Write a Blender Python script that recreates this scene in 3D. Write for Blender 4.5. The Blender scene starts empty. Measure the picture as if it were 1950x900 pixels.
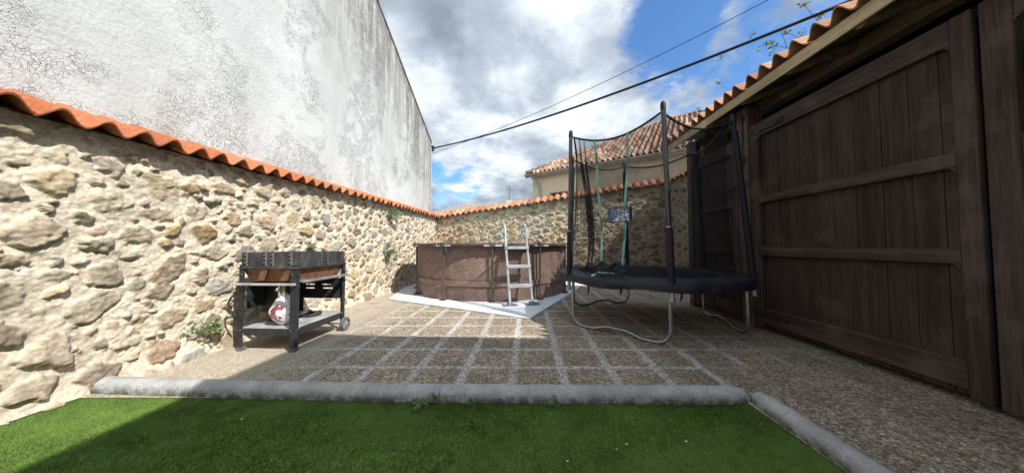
import bpy, bmesh, math, random
import numpy as np
from mathutils import Vector, Matrix
R = math.radians
SC = bpy.context.scene
COL = SC.collection

# ------------------------------------------------------------------ camera
cam_d = bpy.data.cameras.new('camera'); cam = bpy.data.objects.new('camera', cam_d); COL.objects.link(cam)
cam_d.sensor_width = 36.0; cam_d.lens = 519.0 / 1950.0 * 36.0
cam_d.clip_start = 0.05; cam_d.clip_end = 3000
cam.location = (0, 0, 1.1); cam.rotation_euler = (R(90 + 1.99), 0, 0)
SC.camera = cam

# ------------------------------------------------------------------ light
SUN_EL, SUN_AZ = 46.0, 128.0          # azimuth clockwise from +Y: behind and to the right of the camera
SUN_DIR = Vector((math.sin(R(SUN_AZ)) * math.cos(R(SUN_EL)), math.cos(R(SUN_AZ)) * math.cos(R(SUN_EL)), math.sin(R(SUN_EL))))
sd = bpy.data.lights.new('sun', 'SUN'); sd.energy = 4.6; sd.angle = R(0.5); sd.color = (1.0, 0.965, 0.905)
sun = bpy.data.objects.new('sun', sd); COL.objects.link(sun)
sun.rotation_euler = SUN_DIR.to_track_quat('Z', 'Y').to_euler(); sun.location = (6, -6, 12)
SC.view_settings.view_transform = 'Standard'; SC.view_settings.look = 'None'
SC.view_settings.exposure = 0.60; SC.view_settings.gamma = 1.0; SC.view_settings.use_curve_mapping = False

W = bpy.data.worlds.new('World'); SC.world = W; W.use_nodes = True
def build_world():
    nt = W.node_tree; N = nt.nodes; L = nt.links; N.clear()
    out = N.new('ShaderNodeOutputWorld'); bg = N.new('ShaderNodeBackground'); L.new(bg.outputs[0], out.inputs[0])
    bg.inputs[1].default_value = 0.142
    sky = N.new('ShaderNodeTexSky'); sky.sky_type = 'NISHITA'; sky.sun_disc = False
    sky.sun_elevation = R(SUN_EL); sky.sun_rotation = R(SUN_AZ); sky.air_density = 1.1; sky.dust_density = 0.4; sky.ozone_density = 2.5
    tc = N.new('ShaderNodeTexCoord'); sep = N.new('ShaderNodeSeparateXYZ'); L.new(tc.outputs['Generated'], sep.inputs[0])
    def M(op, a, b=None, c=None, clamp=False):
        m = N.new('ShaderNodeMath'); m.operation = op; m.use_clamp = clamp
        for i, v in enumerate((a, b, c)):
            if v is None: continue
            if isinstance(v, (int, float)): m.inputs[i].default_value = v
            else: L.new(v, m.inputs[i])
        return m.outputs[0]
    zz = M('ADD', M('MAXIMUM', sep.outputs[2], 0.0), 0.22)
    cmb = N.new('ShaderNodeCombineXYZ')
    L.new(M('DIVIDE', sep.outputs[0], zz), cmb.inputs[0]); L.new(M('DIVIDE', sep.outputs[1], zz), cmb.inputs[1])
    cmb.inputs[2].default_value = 3.7
    def noise(scale, detail, rough, dist=0.0, off=(0, 0, 0)):
        mp = N.new('ShaderNodeMapping'); mp.inputs['Location'].default_value = off; L.new(cmb.outputs[0], mp.inputs[0])
        n = N.new('ShaderNodeTexNoise'); n.inputs['Scale'].default_value = scale; n.inputs['Detail'].default_value = detail
        n.inputs['Roughness'].default_value = rough; n.inputs['Distortion'].default_value = dist
        L.new(mp.outputs[0], n.inputs['Vector']); return n.outputs[0]
    def near(d, lo, hi):   # 1 close to direction d
        v = N.new('ShaderNodeVectorMath'); v.operation = 'DOT_PRODUCT'; L.new(tc.outputs['Generated'], v.inputs[0])
        v.inputs[1].default_value = Vector(d).normalized()
        mr = N.new('ShaderNodeMapRange'); mr.interpolation_type = 'SMOOTHSTEP'; L.new(v.outputs['Value'], mr.inputs[0])
        mr.inputs[1].default_value = lo; mr.inputs[2].default_value = hi; return mr.outputs[0]
    n1 = noise(1.35, 9, 0.62, 0.3)
    blue = M('ADD', M('MULTIPLY', near((1.35, 1, 0.95), 0.82, 0.97), 0.225), M('MULTIPLY', near((-0.26, 1, 0.215), 0.982, 0.9995), 0.17))
    blue = M('ADD', blue, M('MULTIPLY', near((-0.115, 1, 0.372), 0.9975, 0.9999), 0.12))
    blue = M('ADD', blue, M('MULTIPLY', near((0.52, 1, 0.80), 0.985, 0.9995), 0.12))
    dens = M('SUBTRACT', M('ADD', M('MULTIPLY', n1, 0.46), M('MULTIPLY', noise(2.9, 9, 0.62, 0.35, (2, 7, 0)), 0.54)), blue)
    cov = N.new('ShaderNodeMapRange'); cov.interpolation_type = 'SMOOTHSTEP'; L.new(dens, cov.inputs[0])
    cov.inputs[1].default_value = 0.26; cov.inputs[2].default_value = 0.38
    # cloud brightness: thick bases grey, thin parts and edges white
    n2 = noise(1.0, 7, 0.52, 0.3, (5.3, 1.1, 0))
    n3 = noise(4.2, 6, 0.6, 0.2, (1.3, 4.1, 0))
    sh = M('ADD', M('MULTIPLY', n2, 0.72), M('MULTIPLY', n3, 0.34))
    sh = M('ADD', sh, M('MULTIPLY', near((-0.10, 1, 0.60), 0.955, 0.998), -0.10))
    sh = M('ADD', sh, M('MULTIPLY', near((-0.12, 1, 0.30), 0.975, 0.999), 0.10))
    sh = M('ADD', sh, M('MULTIPLY', near((-0.40, 1, 0.70), 0.985, 0.9985), 0.10))
    ramp = N.new('ShaderNodeValToRGB'); L.new(sh, ramp.inputs[0]); e = ramp.color_ramp.elements
    e[0].position = 0.43; e[0].color = (1.5, 1.78, 2.15, 1); e[1].position = 0.62; e[1].color = (4.7, 5.05, 5.4, 1)
    m_ = e.new(0.53); m_.color = (2.6, 3.0, 3.5, 1)
    skyc = N.new('ShaderNodeMix'); skyc.data_type = 'RGBA'; skyc.blend_type = 'MULTIPLY'; skyc.inputs[0].default_value = 1.0
    L.new(sky.outputs[0], skyc.inputs[6]); skyc.inputs[7].default_value = (0.55, 0.78, 0.98, 1)
    mx = N.new('ShaderNodeMix'); mx.data_type = 'RGBA'; L.new(cov.outputs[0], mx.inputs[0])
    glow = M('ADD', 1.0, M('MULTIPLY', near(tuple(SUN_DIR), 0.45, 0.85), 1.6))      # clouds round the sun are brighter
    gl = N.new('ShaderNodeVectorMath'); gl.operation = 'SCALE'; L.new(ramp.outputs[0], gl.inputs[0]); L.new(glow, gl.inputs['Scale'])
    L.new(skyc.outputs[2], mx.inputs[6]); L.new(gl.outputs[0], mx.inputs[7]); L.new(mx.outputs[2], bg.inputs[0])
build_world()

# ------------------------------------------------------------------ helpers
def tag(o, label=None, cat=None, group=None, kind=None):
    if label: o['label'] = label
    if cat: o['category'] = cat
    if group: o['group'] = group
    if kind: o['kind'] = kind
    return o
def empty(name, loc=(0, 0, 0), rz=0.0):
    o = bpy.data.objects.new(name, None); COL.objects.link(o); o.location = loc; o.rotation_euler = (0, 0, rz)
    o.empty_display_size = 0.1; return o
class MB:
    def __init__(s): s.v = []; s.f = []; s.c = []
    def add(s, vs, fs, col=(1, 1, 1)):
        b = len(s.v); s.v += [tuple(v) for v in vs]
        for f in fs: s.f.append(tuple(b + i for i in f)); s.c.append(col)
        return s
    def box(s, x0, x1, y0, y1, z0, z1, M=None, col=(1, 1, 1)):
        vs = [Vector((x, y, z)) for z in (z0, z1) for y in (y0, y1) for x in (x0, x1)]
        if M is not None: vs = [M @ v for v in vs]
        return s.add(vs, [(0, 2, 3, 1), (4, 5, 7, 6), (0, 1, 5, 4), (2, 6, 7, 3), (0, 4, 6, 2), (1, 3, 7, 5)], col)
    def tube(s, pts, r, n=10, caps=True, col=(1, 1, 1), closed=False):
        pts = [Vector(p) for p in pts]; rs = r if isinstance(r, (list, tuple)) else [r] * len(pts)
        vs = []; prev = None; m = len(pts)
        for i, p in enumerate(pts):
            if closed: t = (pts[(i + 1) % m] - pts[i - 1])
            else: t = (pts[min(i + 1, m - 1)] - pts[max(i - 1, 0)])
            t.normalize()
            if prev is None: a = Vector((0, 0, 1)) if abs(t.z) < 0.9 else Vector((1, 0, 0)); a = (a - t * a.dot(t)).normalized()
            else: a = (prev - t * prev.dot(t)).normalized()
            prev = a; b = t.cross(a)
            for k in range(n):
                q = 2 * math.pi * k / n; vs.append(p + (a * math.cos(q) + b * math.sin(q)) * rs[i])
        fs = []
        for i in range(m if closed else m - 1):
            j = (i + 1) % m
            for k in range(n): fs.append((i * n + k, i * n + (k + 1) % n, j * n + (k + 1) % n, j * n + k))
        if caps and not closed: fs += [tuple(range(n))[::-1], tuple((m - 1) * n + k for k in range(n))]
        return s.add(vs, fs, col)
    def grid(s, P, col=(1, 1, 1), wrap=False):   # P[i][j] points
        ni, nj = len(P), len(P[0]); vs = [p for row in P for p in row]; fs = []
        for i in range(ni if wrap else ni - 1):
            for j in range(nj - 1):
                k = (i + 1) % ni; fs.append((i * nj + j, k * nj + j, k * nj + j + 1, i * nj + j + 1))
        return s.add(vs, fs, col)
    def lathe(s, prof, n=24, M=None, col=(1, 1, 1)):   # prof [(r,z)]
        P = [[(r * math.cos(2 * math.pi * i / n), r * math.sin(2 * math.pi * i / n), z) for r, z in prof] for i in range(n)]
        if M is not None: P = [[M @ Vector(p) for p in row] for row in P]
        return s.grid(P, col, wrap=True)
    def build(s, name, mat, parent=None, smooth=False, bevel=0.0, fix=True, uv=None):
        me = bpy.data.meshes.new(name); me.from_pydata(s.v, [], s.f)
        if any(c != (1, 1, 1) for c in s.c):
            at = me.color_attributes.new('Col', 'FLOAT_COLOR', 'CORNER'); arr = []
            for f, c in zip(s.f, s.c): arr += [c[0], c[1], c[2], 1.0] * len(f)
            at.data.foreach_set('color', arr)
        if fix:
            bm = bmesh.new(); bm.from_mesh(me); bmesh.ops.recalc_face_normals(bm, faces=bm.faces); bm.to_mesh(me); bm.free()
        if smooth:
            me.polygons.foreach_set('use_smooth', [True] * len(me.polygons))
            me.set_sharp_from_angle(angle=R(38))
        o = bpy.data.objects.new(name, me); COL.objects.link(o)
        if mat: me.materials.append(mat)
        if parent: o.parent = parent
        if bevel:
            b = o.modifiers.new('bevel', 'BEVEL'); b.width = bevel; b.segments = 2; b.limit_method = 'ANGLE'; b.angle_limit = R(40)
        return o
def frame(origin, xa, ya, za):   # matrix from axes
    m = Matrix.Identity(4)
    for i, a in enumerate((xa, ya, za)):
        for j in range(3): m[j][i] = a[j]
    for j in range(3): m[j][3] = origin[j]
    return m
def copy_tree(o, parent=None):
    c = o.copy(); COL.objects.link(c); c.parent = parent
    for ch in list(o.children): copy_tree(ch, c)
    return c

# ------------------------------------------------------------------ materials
class NT:
    def __init__(s, name, rough=0.8, spec=0.3, metal=0.0):
        s.m = bpy.data.materials.new(name); s.m.use_nodes = True; s.nt = s.m.node_tree; s.N = s.nt.nodes; s.L = s.nt.links
        s.b = s.N['Principled BSDF']; s.b.inputs['Roughness'].default_value = rough
        s.b.inputs['Specular IOR Level'].default_value = spec; s.b.inputs['Metallic'].default_value = metal
        s.co = None
    def coord(s, kind='Object'):
        t = s.N.new('ShaderNodeTexCoord'); return t.outputs[kind]
    def pos(s):
        t = s.N.new('ShaderNodeNewGeometry'); return t.outputs['Position']
    def link(s, v, inp):
        if isinstance(v, (int, float)): inp.default_value = v
        elif isinstance(v, tuple): inp.default_value = (*v, 1) if (len(v) == 3 and inp.type == 'RGBA') else v
        else: s.L.new(v, inp)
    def map(s, v, scale=(1, 1, 1), loc=(0, 0, 0), rot=(0, 0, 0)):
        m = s.N.new('ShaderNodeMapping'); s.L.new(v, m.inputs[0]); m.inputs['Scale'].default_value = scale
        m.inputs['Location'].default_value = loc; m.inputs['Rotation'].default_value = rot; return m.outputs[0]
    def noise(s, v, scale, detail=4, rough=0.55, dist=0.0, color=False):
        n = s.N.new('ShaderNodeTexNoise'); s.L.new(v, n.inputs['Vector']); n.inputs['Scale'].default_value = scale
        n.inputs['Detail'].default_value = detail; n.inputs['Roughness'].default_value = rough; n.inputs['Distortion'].default_value = dist
        return n.outputs[1 if color else 0]
    def vor(s, v, scale, feature='F1', out=0, rnd=1.0):
        n = s.N.new('ShaderNodeTexVoronoi'); s.L.new(v, n.inputs['Vector']); n.inputs['Scale'].default_value = scale
        n.feature = feature; n.inputs['Randomness'].default_value = rnd; return n.outputs[out]
    def M(s, op, a, b=None, c=None, clamp=False):
        m = s.N.new('ShaderNodeMath'); m.operation = op; m.use_clamp = clamp
        for i, v in enumerate((a, b, c)):
            if v is not None: s.link(v, m.inputs[i])
        return m.outputs[0]
    def step(s, v, lo, hi, a=0.0, b=1.0):
        m = s.N.new('ShaderNodeMapRange'); m.interpolation_type = 'SMOOTHSTEP'; s.link(v, m.inputs[0])
        for i, q in enumerate((lo, hi, a, b)): m.inputs[i + 1].default_value = q
        return m.outputs[0]
    def mix(s, f, a, b, mode='MIX'):
        m = s.N.new('ShaderNodeMix'); m.data_type = 'RGBA'; m.blend_type = mode
        s.link(f, m.inputs[0]); s.link(a, m.inputs[6]); s.link(b, m.inputs[7]); return m.outputs[2]
    def ramp(s, v, stops):
        r = s.N.new('ShaderNodeValToRGB'); s.L.new(v, r.inputs[0]); e = r.color_ramp.elements
        e[0].position, e[0].color = stops[0][0], (*stops[0][1], 1); e[1].position, e[1].color = stops[-1][0], (*stops[-1][1], 1)
        for p, c in stops[1:-1]: q = e.new(p); q.color = (*c, 1)
        return r.outputs[0]
    def attr(s, name='Col'):
        a = s.N.new('ShaderNodeAttribute'); a.attribute_name = name; return a.outputs[0]
    def xyz(s, v):
        x = s.N.new('ShaderNodeSeparateXYZ'); s.L.new(v, x.inputs[0]); return x.outputs
    def bump(s, h, dist=0.01, strength=1.0, prev=None):
        b = s.N.new('ShaderNodeBump'); s.L.new(h, b.inputs['Height']); b.inputs['Distance'].default_value = dist
        b.inputs['Strength'].default_value = strength
        if prev is not None: s.L.new(prev, b.inputs['Normal'])
        s.L.new(b.outputs[0], s.b.inputs['Normal']); return b.outputs[0]
    def color(s, c): s.link(c, s.b.inputs['Base Color'])

def m_plain(name, col, rough=0.6, spec=0.3, metal=0.0, var=0.25, scale=8, bump=0.0):
    t = NT(name, rough, spec, metal); o = t.coord()
    n = t.noise(o, scale, 5, 0.6)
    k = t.step(n, 0.3, 0.7, 1 - var, 1 + var * 0.6)
    mul = t.mix(1.0, (*col, 1.0), k, 'MULTIPLY'); t.color(mul)
    t.link(t.step(n, 0.3, 0.7, max(0, rough - 0.1), min(1, rough + 0.12)), t.b.inputs['Roughness'])
    if bump: t.bump(t.noise(o, scale * 8, 4, 0.6), bump)
    return t.m

def m_masonry():
    t = NT('rubble_masonry', 0.92, 0.15); p = t.pos(); c = t.attr('Col')
    n1 = t.noise(p, 38, 6, 0.65); n2 = t.noise(p, 9, 5, 0.6); n3 = t.noise(p, 140, 3, 0.6)
    c = t.mix(1.0, c, t.step(n1, 0.25, 0.75, 0.72, 1.22), 'MULTIPLY')
    c = t.mix(1.0, c, t.step(n2, 0.25, 0.75, 0.82, 1.15), 'MULTIPLY')
    c = t.mix(t.step(t.noise(p, 22, 4, 0.6, 0.8), 0.60, 0.74, 0, 0.45), c, (0.16, 0.135, 0.10))
    t.color(c)
    h = t.M('ADD', t.M('MULTIPLY', n1, 0.7), t.M('MULTIPLY', n3, 0.3)); t.bump(h, 0.012, 0.8)
    return t.m
def m_patio():
    t = NT('washed_aggregate_slabs', 0.9, 0.2); p = t.pos(); X, Y, Z = t.xyz(p)
    wob = t.noise(p, 7, 3, 0.6, color=True); wx, wy, _ = t.xyz(wob)
    u = t.M('ADD', t.M('DIVIDE', t.M('SUBTRACT', X, t.M('ADD', t.M('MULTIPLY', t.M('SUBTRACT', Y, 2.18), 0.055), 0.0)), 0.427), t.M('MULTIPLY', t.M('SUBTRACT', wx, 0.5), 0.10))
    v = t.M('ADD', t.M('DIVIDE', t.M('SUBTRACT', t.M('ADD', Y, t.M('MULTIPLY', X, 0.006)), 2.515), 0.428), t.M('MULTIPLY', t.M('SUBTRACT', wy, 0.5), 0.10))
    def line(q, w): 
        d = t.M('ABSOLUTE', t.M('SUBTRACT', t.M('FRACT', t.M('ADD', q, 100.5)), 0.5)); return t.step(d, w * 0.55, w * 1.35, 1, 0)
    j = t.M('MAXIMUM', line(u, 0.092), line(v, 0.070))
    brk = t.noise(p, 26, 5, 0.7); brk2 = t.noise(p, 2.2, 3, 0.6)
    j = t.M('MULTIPLY', j, t.step(brk, 0.36, 0.60, 0.12, 1)); j = t.M('MULTIPLY', j, t.step(brk2, 0.28, 0.55, 0.45, 1))
    j = t.M('MULTIPLY', j, t.step(X, -2.35, -1.75, 0.15, 1))
    nojoint = t.M('MULTIPLY', t.step(X, 1.70, 1.78), t.step(Y, 2.45, 2.62, 1, 0)); j = t.M('MULTIPLY', j, t.M('SUBTRACT', 1, nojoint))
    j = t.M('MULTIPLY', j, t.step(X, 2.0, 3.0, 1, 0.45))
    peb = t.vor(p, 62, 'F1', 1); pv, _, _ = t.xyz(peb); edge = t.vor(p, 62, 'DISTANCE_TO_EDGE')
    pc = t.ramp(pv, [(0.0, (0.20, 0.145, 0.10)), (0.3, (0.35, 0.27, 0.19)), (0.6, (0.47, 0.38, 0.28)), (0.85, (0.60, 0.52, 0.41)), (1.0, (0.68, 0.61, 0.51))])
    pc = t.mix(t.step(edge, 0.0, 0.12, 0.55, 0), pc, (0.17, 0.135, 0.10))
    big = t.noise(p, 1.4, 4, 0.6); pc = t.mix(1.0, pc, t.step(big, 0.3, 0.7, 0.84, 1.18), 'MULTIPLY')
    sand = t.M('MULTIPLY', t.step(t.M('ADD', X, t.M('MULTIPLY', t.M('SUBTRACT', t.noise(p, 2.5, 4, 0.6), 0.5), 1.2)), -1.55, -2.5), t.step(t.noise(p, 5, 4, 0.6), 0.2, 0.6, 0.6, 0.95))
    pc = t.mix(sand, pc, t.mix(t.noise(p, 45, 4, 0.7), (0.48, 0.405, 0.30), (0.72, 0.625, 0.48)))
    jc = t.ramp(t.noise(p, 95, 3, 0.7), [(0.34, (0.24, 0.215, 0.19)), (0.45, (0.54, 0.52, 0.50)), (0.60, (0.80, 0.78, 0.76))])
    c = t.mix(j, pc, jc)
    moss = t.M('MULTIPLY', t.step(t.noise(p, 3.3, 6, 0.7, 0.4), 0.52, 0.70), 0.35); c = t.mix(moss, c, (0.15, 0.125, 0.085))
    stain = t.step(t.noise(t.map(p, (1, 1, 1), (4, 2, 0)), 0.9, 5, 0.65, 0.5), 0.56, 0.72, 0, 0.38); c = t.mix(stain, c, (0.12, 0.095, 0.07))
    t.color(c)
    h = t.M('ADD', t.M('MULTIPLY', t.step(edge, 0, 0.25), t.step(j, 0, 1, 1, 0.4)), t.M('MULTIPLY', t.noise(p, 30, 4, 0.6), 0.6)); t.bump(h, 0.010, 1.0)
    return t.m
def m_plaster_old():
    t = NT('peeling_white_render', 0.9, 0.15); o = t.coord(); X, Y, Z = t.xyz(o)     # local: y along wall, z up
    pv = t.map(o, (1, 1, 1), (0, 0, 0))
    big = t.noise(pv, 0.55, 5, 0.6); c = t.mix(t.step(big, 0.35, 0.65), (0.43, 0.44, 0.435), (0.53, 0.54, 0.535))
    rake = t.M('SUBTRACT', t.M('ADD', 4.9, t.M('MULTIPLY', t.M('SUBTRACT', 10.0, Y), 0.54)), Z)     # metres below the rake
    streak = t.noise(t.map(o, (1, 3.4, 0.22)), 1.6, 7, 0.68, 0.3)
    st = t.M('MULTIPLY', t.step(streak, 0.33, 0.56), t.step(rake, 3.8, 0.4, 0.0, 1.0))
    st = t.M('MULTIPLY', st, t.step(t.noise(o, 9, 5, 0.7), 0.25, 0.6, 0.45, 1))
    c = t.mix(t.M('MULTIPLY', st, 0.9), c, (0.15, 0.14, 0.12))
    fine = t.noise(t.map(o, (1, 9, 0.8)), 2.5, 6, 0.7); c = t.mix(t.M('MULTIPLY', t.step(fine, 0.5, 0.75), t.step(rake, 5.5, 0.0, 0.15, 0.9)), c, (0.38, 0.36, 0.33))
    edge = t.step(rake, 0.28, 0.02, 0, 0.75); c = t.mix(t.M('MULTIPLY', edge, t.step(t.noise(o, 6, 5, 0.7), 0.3, 0.6)), c, (0.15, 0.14, 0.125))
    sm = t.noise(t.map(o, (1, 1.3, 0.35), (0, 3, 0)), 1.0, 6, 0.66, 0.5); c = t.mix(t.M('MULTIPLY', t.step(sm, 0.50, 0.68), t.step(rake, 5.0, 0.5, 0.30, 0.85)), c, (0.30, 0.29, 0.265))
    # crackled, flaking paint
    d = t.noise(o, 3.2, 4, 0.6, color=True); dv = t.N.new('ShaderNodeVectorMath'); dv.operation = 'MULTIPLY_ADD'
    t.L.new(d, dv.inputs[0]); dv.inputs[1].default_value = (0.4, 0.4, 0.4); t.L.new(o, dv.inputs[2])
    cr = t.vor(t.map(dv.outputs[0], (1, 1, 1.4)), 21, 'DISTANCE_TO_EDGE')
    patch = t.step(t.noise(o, 0.75, 5, 0.65, 0.4), 0.47, 0.60); patch2 = t.step(t.noise(o, 5, 4, 0.65), 0.36, 0.54)
    crk = t.M('MULTIPLY', t.M('MULTIPLY', t.step(cr, 0.015, 0.075, 1, 0), patch), patch2)
    c = t.mix(t.M('MULTIPLY', crk, 0.28), c, (0.25, 0.24, 0.22))
    sp = t.M('MULTIPLY', t.step(t.noise(o, 34, 4, 0.65), 0.54, 0.66), t.step(t.noise(o, 1.3, 4, 0.6), 0.40, 0.60, 0.08, 0.75)); c = t.mix(sp, c, (0.36, 0.34, 0.31))
    base = t.step(t.M('SUBTRACT', Z, 2.1), 0.5, 0.0, 0, 0.35); c = t.mix(t.M('MULTIPLY', base, t.step(t.noise(o, 3.5, 4, 0.6), 0.4, 0.65)), c, (0.42, 0.38, 0.32))
    t.color(c)
    h = t.M('SUBTRACT', t.M('ADD', t.M('MULTIPLY', t.noise(o, 30, 5, 0.6), 0.5), t.M('MULTIPLY', t.noise(o, 2, 4, 0.5), 2.0)), t.M('MULTIPLY', crk, 0.8)); t.bump(h, 0.016, 0.9)
    return t.m
def m_plaster(name, col, dirt=(0.4, 0.35, 0.28)):
    t = NT(name, 0.9, 0.15); o = t.coord()
    c = t.mix(t.step(t.noise(o, 0.6, 5, 0.6), 0.3, 0.7), col, tuple(k * 1.12 for k in col))
    c = t.mix(t.step(t.noise(t.map(o, (3, 3, 0.3)), 1.5, 6, 0.65), 0.5, 0.75, 0, 0.4), c, dirt); t.color(c)
    t.bump(t.noise(o, 40, 4, 0.6), 0.006, 0.6); return t.m
def m_tile(name, lichen=0.3, tint=(1, 1, 1)):
    t = NT(name, 0.85, 0.2); p = t.pos(); c = t.attr('Col')
    c = t.mix(1.0, c, t.step(t.noise(p, 28, 5, 0.65), 0.25, 0.75, 0.75, 1.2), 'MULTIPLY')
    c = t.mix(t.step(t.noise(p, 7, 5, 0.7), 0.5, 0.75, 0, lichen), c, (0.30, 0.27, 0.20))
    c = t.mix(t.step(t.noise(p, 13, 4, 0.7), 0.6, 0.72, 0, lichen), c, (0.07, 0.055, 0.045)); t.color(c)
    t.bump(t.noise(p, 60, 4, 0.6), 0.004, 0.7); return t.m
def m_wood(name, dark, light, axis='z', rough=0.75, board=None):
    t = NT(name, rough, 0.25); o = t.coord()
    sc = {'z': (1, 1, 0.06), 'y': (1, 0.06, 1), 'x': (0.06, 1, 1)}[axis]
    g = t.noise(t.map(o, sc), 42, 7, 0.7, 0.4); g2 = t.noise(t.map(o, sc), 9, 5, 0.6); g3 = t.noise(o, 2.3, 4, 0.6)
    c = t.mix(t.step(g, 0.3, 0.72), dark, light); c = t.mix(1.0, c, t.step(g2, 0.25, 0.75, 0.62, 1.35), 'MULTIPLY')
    c = t.mix(t.step(g3, 0.5, 0.72, 0, 0.45), c, tuple(k * 1.6 + 0.015 for k in light)); t.color(c)
    t.bump(g, 0.004, 0.8); return t.m
def m_curb():
    t = NT('grey_concrete_kerb', 0.9, 0.15); p = t.pos(); X, Y, Z = t.xyz(p)
    c = t.mix(t.step(t.noise(p, 6, 5, 0.65), 0.3, 0.7), (0.29, 0.285, 0.28), (0.42, 0.415, 0.405))
    c = t.mix(t.step(t.noise(p, 75, 3, 0.7), 0.55, 0.68, 0, 0.65), c, (0.15, 0.145, 0.135))
    c = t.mix(t.M('MULTIPLY', t.step(Z, 0.075, 0.01, 0, 1.0), t.step(t.noise(p, 14, 5, 0.7), 0.36, 0.58, 0.1, 0.9)), c, (0.085, 0.085, 0.062))
    t.color(c); t.bump(t.noise(p, 60, 4, 0.65), 0.008, 0.9); return t.m
def m_turf():
    t = NT('green_turf', 0.85, 0.1); p = t.pos()
    a = t.noise(p, 1.7, 5, 0.6); b = t.noise(p, 11, 4, 0.6); c_ = t.noise(p, 120, 2, 0.5)
    c = t.mix(t.step(a, 0.32, 0.68), (0.082, 0.138, 0.028), (0.14, 0.215, 0.045))
    c = t.mix(t.step(b, 0.35, 0.7, 0, 0.5), c, (0.15, 0.26, 0.06)); c = t.mix(t.step(c_, 0.5, 0.7, 0, 0.4), c, (0.19, 0.27, 0.08))
    c = t.mix(t.step(t.noise(t.map(p, (1, 1, 1), (3, 8, 0)), 3.1, 5, 0.7, 0.6), 0.58, 0.72, 0, 0.5), c, (0.085, 0.10, 0.035))
    t.color(c); t.bump(c_, 0.01, 0.8); return t.m
def m_metal(name, col, rough=0.35, dirt=0.3):
    t = NT(name, rough, 0.5, 0.85); o = t.coord()
    n = t.noise(o, 14, 5, 0.65); t.color(t.mix(t.step(n, 0.45, 0.75, 0, dirt), col, tuple(k * 0.45 for k in col)))
    t.link(t.step(n, 0.3, 0.7, rough - 0.08, rough + 0.2), t.b.inputs['Roughness']); return t.m
def m_rust():
    t = NT('rusty_scorched_steel', 0.8, 0.25); o = t.coord()
    n = t.noise(o, 9, 6, 0.7, 0.5); n2 = t.noise(t.map(o, (4, 4, 1)), 6, 5, 0.7)
    c = t.ramp(n, [(0.3, (0.11, 0.055, 0.03)), (0.5, (0.21, 0.105, 0.055)), (0.7, (0.30, 0.17, 0.10))]); c = t.mix(t.step(n2, 0.52, 0.68, 0, 0.8), c, (0.035, 0.028, 0.024))
    t.color(c); t.bump(n, 0.003, 0.6); return t.m
def m_scorched():
    t = NT('scorched_black_steel', 0.55, 0.35); o = t.coord()
    n = t.noise(t.map(o, (1, 1, 0.4)), 8, 6, 0.7, 0.4)
    c = t.ramp(n, [(0.32, (0.018, 0.018, 0.02)), (0.52, (0.05, 0.05, 0.052)), (0.70, (0.13, 0.125, 0.12))]); t.color(c); t.bump(n, 0.002, 0.5); return t.m
def m_wicker():
    t = NT('wicker_print_liner', 0.6, 0.3)
    uv = t.N.new('ShaderNodeUVMap'); uv.uv_map = 'UVMap'; U, V, _ = t.xyz(uv.outputs[0])   # metres
    a = t.M('DIVIDE', U, 0.052); b = t.M('DIVIDE', V, 0.026); row = t.M('FLOOR', b)
    sh = t.M('MULTIPLY', t.M('MODULO', t.M('ADD', row, 200), 2), 0.5)
    fx = t.M('FRACT', t.M('ADD', t.M('ADD', a, sh), 100)); fy = t.M('FRACT', t.M('ADD', b, 100))
    hx = t.M('SINE', t.M('MULTIPLY', fx, math.pi)); hy = t.M('SINE', t.M('MULTIPLY', fy, math.pi))
    h = t.M('MULTIPLY', t.M('POWER', hx, 0.6), t.M('POWER', hy, 0.6))
    o = t.coord(); n = t.noise(o, 5, 5, 0.6)
    cell = t.N.new('ShaderNodeTexWhiteNoise'); cell.noise_dimensions = '2D'; cb = t.N.new('ShaderNodeCombineXYZ')
    t.L.new(t.M('FLOOR', t.M('ADD', a, sh)), cb.inputs[0]); t.L.new(row, cb.inputs[1]); t.L.new(cb.outputs[0], cell.inputs[0])
    lc = t.mix(cell.outputs[0], (0.20, 0.135, 0.108), (0.31, 0.218, 0.18))
    c = t.mix(t.step(h, 0.25, 0.75), (0.10, 0.067, 0.055), lc); c = t.mix(1.0, c, t.step(n, 0.3, 0.7, 0.85, 1.15), 'MULTIPLY')
    t.color(c); t.bump(t.M('ADD', h, t.M('MULTIPLY', t.noise(o, 6, 3, 0.5), 3)), 0.004, 0.6); return t.m
def m_net(name, fac, col=(0.012, 0.012, 0.014)):
    t = NT(name, 0.9, 0.1); t.color((*col, 1.0))
    tr = t.N.new('ShaderNodeBsdfTransparent'); mx = t.N.new('ShaderNodeMixShader'); o = t.coord()
    f = t.step(t.noise(o, 3, 4, 0.6), 0.3, 0.7, fac * 0.75, fac * 1.25)
    t.L.new(f, mx.inputs[0]); t.L.new(tr.outputs[0], mx.inputs[1]); t.L.new(t.b.outputs[0], mx.inputs[2])
    t.L.new(mx.outputs[0], t.N['Material Output'].inputs[0]); return t.m
def m_leaf(name, a, b):
    t = NT(name, 0.6, 0.3); p = t.pos(); t.color(t.mix(t.step(t.noise(p, 25, 3, 0.6), 0.3, 0.7), a, b))
    t.b.inputs['Transmission Weight'].default_value = 0.0; t.b.inputs['Subsurface Weight'].default_value = 0.0; return t.m
def m_water():
    t = NT('pool_water', 0.05, 0.5); o = t.coord(); t.color((0.05, 0.22, 0.27, 1.0)); t.b.inputs['IOR'].default_value = 1.33
    t.bump(t.noise(o, 6, 3, 0.5), 0.01, 0.4); return t.m
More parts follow.
